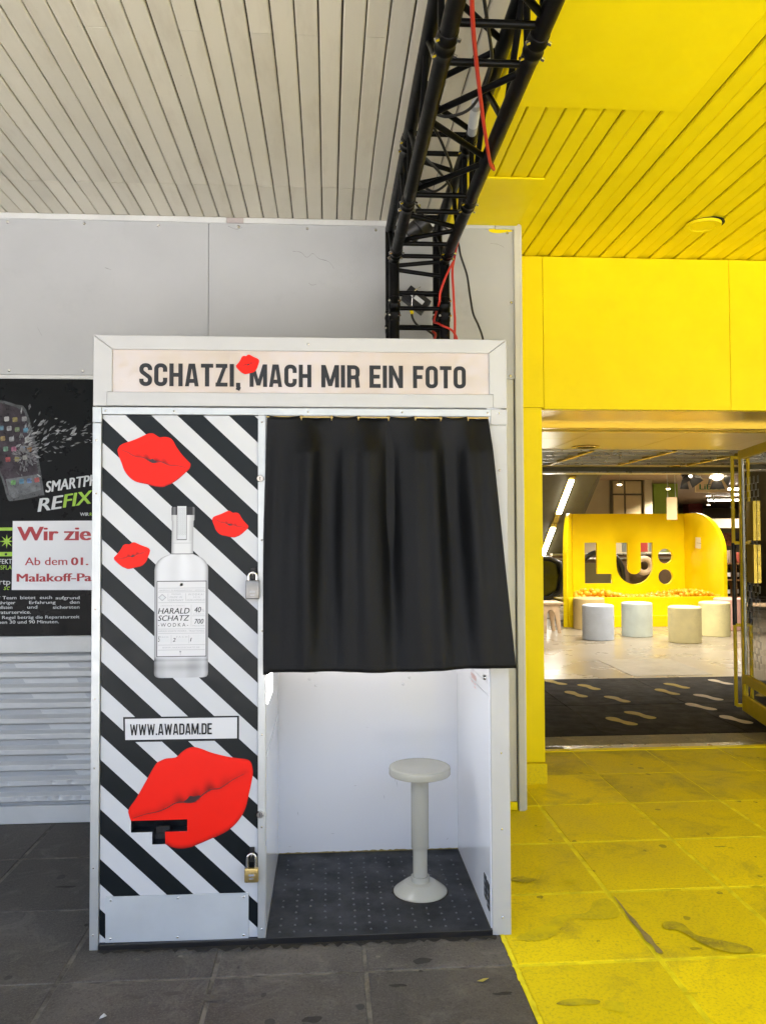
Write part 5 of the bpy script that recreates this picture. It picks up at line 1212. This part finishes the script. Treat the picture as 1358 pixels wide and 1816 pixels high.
# ceiling lamps of the shop
def shop_lamp(x, y, z=2.50, lab='', e=14):
    t = thing('track_lamp', lab, 'lamp', (x, y, z), 'lamps on the shop ceiling')
    MB().lathe([(0, .05), (.035, .05), (.05, 0), (.046, -.005)], (x, y, z), 16).build('shade', m_silver, t, smooth=True)
    MB().lathe([(.046, -.004), (.03, -.02), (0, -.024)], (x, y, z), 16).build('bulb', m_lamp, t, smooth=True)
    MB().tube([(x, y, z+.05), (x, y, 2.62)], .006, 6).build('stem', m_silver, t)
    if e:
        ld = bpy.data.lights.new('lamp_light', 'SPOT'); ld.energy = e; ld.color = (1, .91, .78); ld.spot_size = R(140); ld.spot_blend = .6; ld.shadow_soft_size = .08
        lo = bpy.data.objects.new('lamp_light', ld); C.objects.link(lo); lo.parent = t; lo.location = (0, 0, -.05)
LE = 21
for k, (x, y, lab) in enumerate(((4.6,7.6,'track lamp on shop ceiling over the blue-white stool'),(5.8,7.4,'track lamp over the two yellow stools'),(5.2,8.9,'track lamp over the front of ball pit'),(6.6,8.9,'track lamp over the right wing of ball pit'),
        (7.4,11.2,'track lamp right of ball pit above the shelves'),(8.3,13.2,'track lamp beside green column'),(8.2,14.4,'track lamp left of green column'),(9.9,13.8,'lamp above wooden bottle shelf'),(10.6,17.5,'far lamp before red column'),(12.2,20.5,'far lamp right of red column'),(11.0,22.5,'far lamp behind red column'),(13.5,23.5,'farthest lamp at the right'),(6.6,13.0,'track lamp over panelled partition'),(4.0,6.5,'added unseen lamp close behind the header beam, left one'),(5.9,6.5,'added unseen lamp close behind the header beam, right one'))):  # last two are added out of view to brighten the stool fronts
    shop_lamp(x, y, 2.52 if y < 12 else 2.40, lab, LE if y < 11 else LE*2)
for k, (x, y) in enumerate(((10.2,16.5),(12.0,19.0),(13.0,22.5))):
    lt = thing('ceiling_tube', 'long glowing ceiling tube deep in the shop, %s' % ('nearest', 'middle', 'farthest')[k], 'lamp', (x, y, 2.5), 'glowing tubes on the shop ceiling')
    box('housing', m_silver, lt, x, x+1.3, y, y+.10, 2.53, 2.60); box('tube', m_tube, lt, x+.03, x+1.27, y+.02, y+.08, 2.49, 2.529)
# bulkhead, shelves, bottles
bh = box('bulkhead', M('bulkhead_cream', (.55,.47,.33), .6, var=.03), None, 8.6, 14, 14.6, 14.9, 1.53, 1.74, .005); tag(bh, 'cream horizontal bulkhead above the bottle shelves', 'bulkhead')
sh = thing('bottle_shelf', 'open wooden shelf unit with bottles right of the ball pit', 'shelf', (8.9, 12.7, 0))
for z in (.04, .15, .48, .80): box('shelf_board', m_woodb, sh, 8.30, 9.6, 12.5, 12.9, z, z+.03, .003)
for x in (8.30, 8.70, 9.10, 9.57): box('upright', m_woodb, sh, x, x+.03, 12.502, 12.9, .0, .80 if x < 8.6 else .79)
box('back_board', m_tand, sh, 8.30, 9.6, 12.9, 12.93, 0, 1.5)
bprof = [(.0, 0), (.035, 0), (.038, .01), (.038, .16), (.03, .19), (.014, .22), (.013, .27), (.016, .275), (.016, .29), (0, .29)]
bmesh_ = MB().lathe(bprof, (0,0,0), 18).mesh('bottle'); bmesh_.polygons.foreach_set('use_smooth', [True]*len(bmesh_.polygons)); bmesh_.materials.append(M('dark_bottle_glass', (.012,.012,.010), .1, var=0))
lblm = MB().lathe([(.0385, .05), (.0385, .13)], (0,0,0), 18).mesh('label'); lblm.materials.append(m_paper)
for k, (x, z) in enumerate(((8.40,.18),(8.50,.18),(8.61,.18),(8.78,.18),(8.90,.18),(8.42,.51),(8.53,.51),(8.63,.51),(8.80,.51),(8.95,.51))):
    t = thing('bottle', 'dark bottle with pale label, %s from left on %s shelf board' % (('first','second','third','fourth','fifth')[k % 5], 'lower' if z < .3 else 'upper'), 'bottle', (x, 12.62, z), 'bottles on the wooden shelf')
    for nm, m_e in (('glass', bmesh_), ('label', lblm)):
        o = bpy.data.objects.new(nm, m_e); C.objects.link(o); o.parent = t
for k, (x, z0, w_, h_, c, lab) in enumerate(((8.42,.832,.16,.13,(.65,.58,.48),'white carton on top of the bottle shelf'),(8.62,.832,.12,.24,(.30,.22,.15),'brown carton standing on top of bottle shelf'),(8.80,.832,.10,.20,(.45,.10,.06),'red carton on top of the bottle shelf'),(8.98,.832,.20,.16,(.6,.5,.36),'cream carton at the right on bottle shelf'))):
    tag(box('carton', M('carton_%d' % k, c, .6, var=.05), None, x, x+w_, 12.55, 12.8, z0, z0+h_, .004), lab, 'carton')
for k, (x, z0, w_, h_, c) in enumerate(((8.36,1.12,.2,.28,(.10,.08,.07)),(8.62,1.16,.22,.26,(.25,.08,.05)),(8.90,1.12,.2,.30,(.06,.06,.06)))):
    tag(box('framed_picture', M('dim_print_%d' % k, c, .5, var=.6, vs_=12), None, x, x+w_, 12.885, 12.898, z0, z0+h_, .003), ('dark','reddish','black')[k]+' picture card above the cartons on bottle shelf', 'picture')
# boards behind the cut-outs
for k, (x0, x1, c, lab) in enumerate(((6.60,6.95,(.24,.27,.25),'grey green banner seen through the U of LU'),(6.97,7.12,(.55,.06,.05),'narrow red banner seen through the LU letters'),(7.14,7.5,(.30,.30,.28),'grey banner seen through the colon'),(7.55,7.68,(.50,.07,.05),'second narrow red banner behind the colon'))):
    tag(box('banner', M('banner_%d' % k, c, .6, var=.05), None, x0, x1, 12.90, 12.92, 1.05, 1.6, .002), lab, 'banner')
cbn = thing('steel_counter', 'dark steel counter behind the cut-out letters', 'counter', (6.9, 12.9, 0))
box('cabinet', M('counter_brown', (.12,.075,.04), .5, var=.2), cbn, 5.2, 8.2, 12.96, 13.4, 0, .98); box('top_rail', m_silver, cbn, 5.2, 8.2, 12.93, 13.4, .985, 1.02, .004); box('low_rail', m_silver, cbn, 5.2, 8.2, 12.92, 12.955, .90, .93, .003)
rg = thing('wooden_ring', 'round tan wooden ring leaning behind the U cut-out', 'ring', (7.0, 12.8, .75))
MB().tube([(7.0+.14*math.cos(R(a)), 12.8, .78+.14*math.sin(R(a))) for a in range(0, 361, 15)], .055, 10, False).build('ring_body', m_wood, rg, smooth=True)
mh = thing('display_hand', 'tan wooden display figure seen through the lower colon dot', 'figure', (7.62, 12.6, .4))
MB().tube(cr([(7.6,12.6,.0),(7.62,12.6,.4),(7.60,12.6,.6),(7.58,12.6,.78)], 5), [.05]*16, 10).build('stem', m_wood, mh, smooth=True); MB().tube([(7.61,12.6,.6),(7.72,12.6,.80)], .022, 8).build('branch', m_wood, mh, smooth=True)

# ------------------------------------------------------------------ open glass door on the right
gdoor = thing('glass_door', 'open yellow framed glass door with vertical push bars', 'door', (3.9, 2.8, 0))
F_ = Vector((3.972, 3.24, 0)); Hn = Vector((3.790, 2.33, 0)); dd = (Hn-F_); DL = dd.length; dd.normalize(); nn = Vector((dd.y, -dd.x, 0)); nn = nn if nn.x < 0 else -nn
mtx = Matrix(((dd.x, nn.x, 0, F_.x), (dd.y, nn.y, 0, F_.y), (0, 0, 1, 0), (0, 0, 0, 1)))
def dp(name, mat, a, b_, c, d, e, f, par=gdoor, bev=.002):
    me = MB().box(a, b_, c, d, e, f).mesh(name, bev); me.transform(mtx); return link(name, me, mat, par)
dp('stile', m_yeld, 0, .035, -.022, .022, .03, 2.02); dp('stile', m_yeld, DL-.06, DL, -.022, .022, .03, 2.02)
dp('bottom_rail', m_yeld, .036, DL-.061, -.022, .022, .03, .15); dp('middle_rail', m_yeld, .036, DL-.061, -.022, .022, .24, .31); dp('top_rail', m_yeld, .036, DL-.061, -.022, .022, 1.955, 2.02)
dp('glass_pane', m_glass, .052, DL-.062, -.004, .004, .312, 1.953, bev=0); dp('glass_pane', m_glass, .037, DL-.062, -.004, .004, .152, .238, bev=0)
dp('glazing_bead', m_alu, .037, .060, -.012, .012, .31, 1.955)
def dtube(name, pts, r, mat, par=gdoor):
    me = MB().tube(pts, r, 14).mesh(name); me.transform(mtx); return link(name, me, mat, par, True)
for u, n_, mt in ((-.010, .062, m_yeld), (.12, -.055, m_alu), (.42, -.055, m_alu)):
    pbr = dtube('push_bar', [(u, n_, .062), (u, n_, 1.985)], .0135, mt); dtube('grip', [(u, n_, .68), (u, n_, 1.31)], .0165, m_blackp, pbr)
    for z in (.066, .68, 1.31, 1.97): dp('bracket', mt, u-.016, u+.016, min(0, n_) if n_ < 0 else .0, max(0, n_), z-.012, z+.012, pbr)
for z0, z1 in ((1.33, 1.62), (1.02, 1.30)): dp('lock_cover', m_yelmet, .20, .36, .005, .03, z0, z1)
slm = MB()
for i in range(8):
    for j in range(14):
        u = .085+i*.045; z = .40+j*.10+(.05 if i % 2 else 0)
        if z > 1.85: continue
        for p, q in (((-.011, 0), (-.011, .055)), ((.011, 0), (.011, .055))): slm.box(u+p[0]-.0008, u+p[0]+.0008, .0042, .0048, z, z+.055)
        slm.box(u-.011, u+.011, .0042, .0048, z-.0012, z+.0012)
me = slm.mesh('glass_pattern'); me.transform(mtx); o = link('glass_pattern', me, m_print_g, gdoor); o['kind'] = 'stuff'
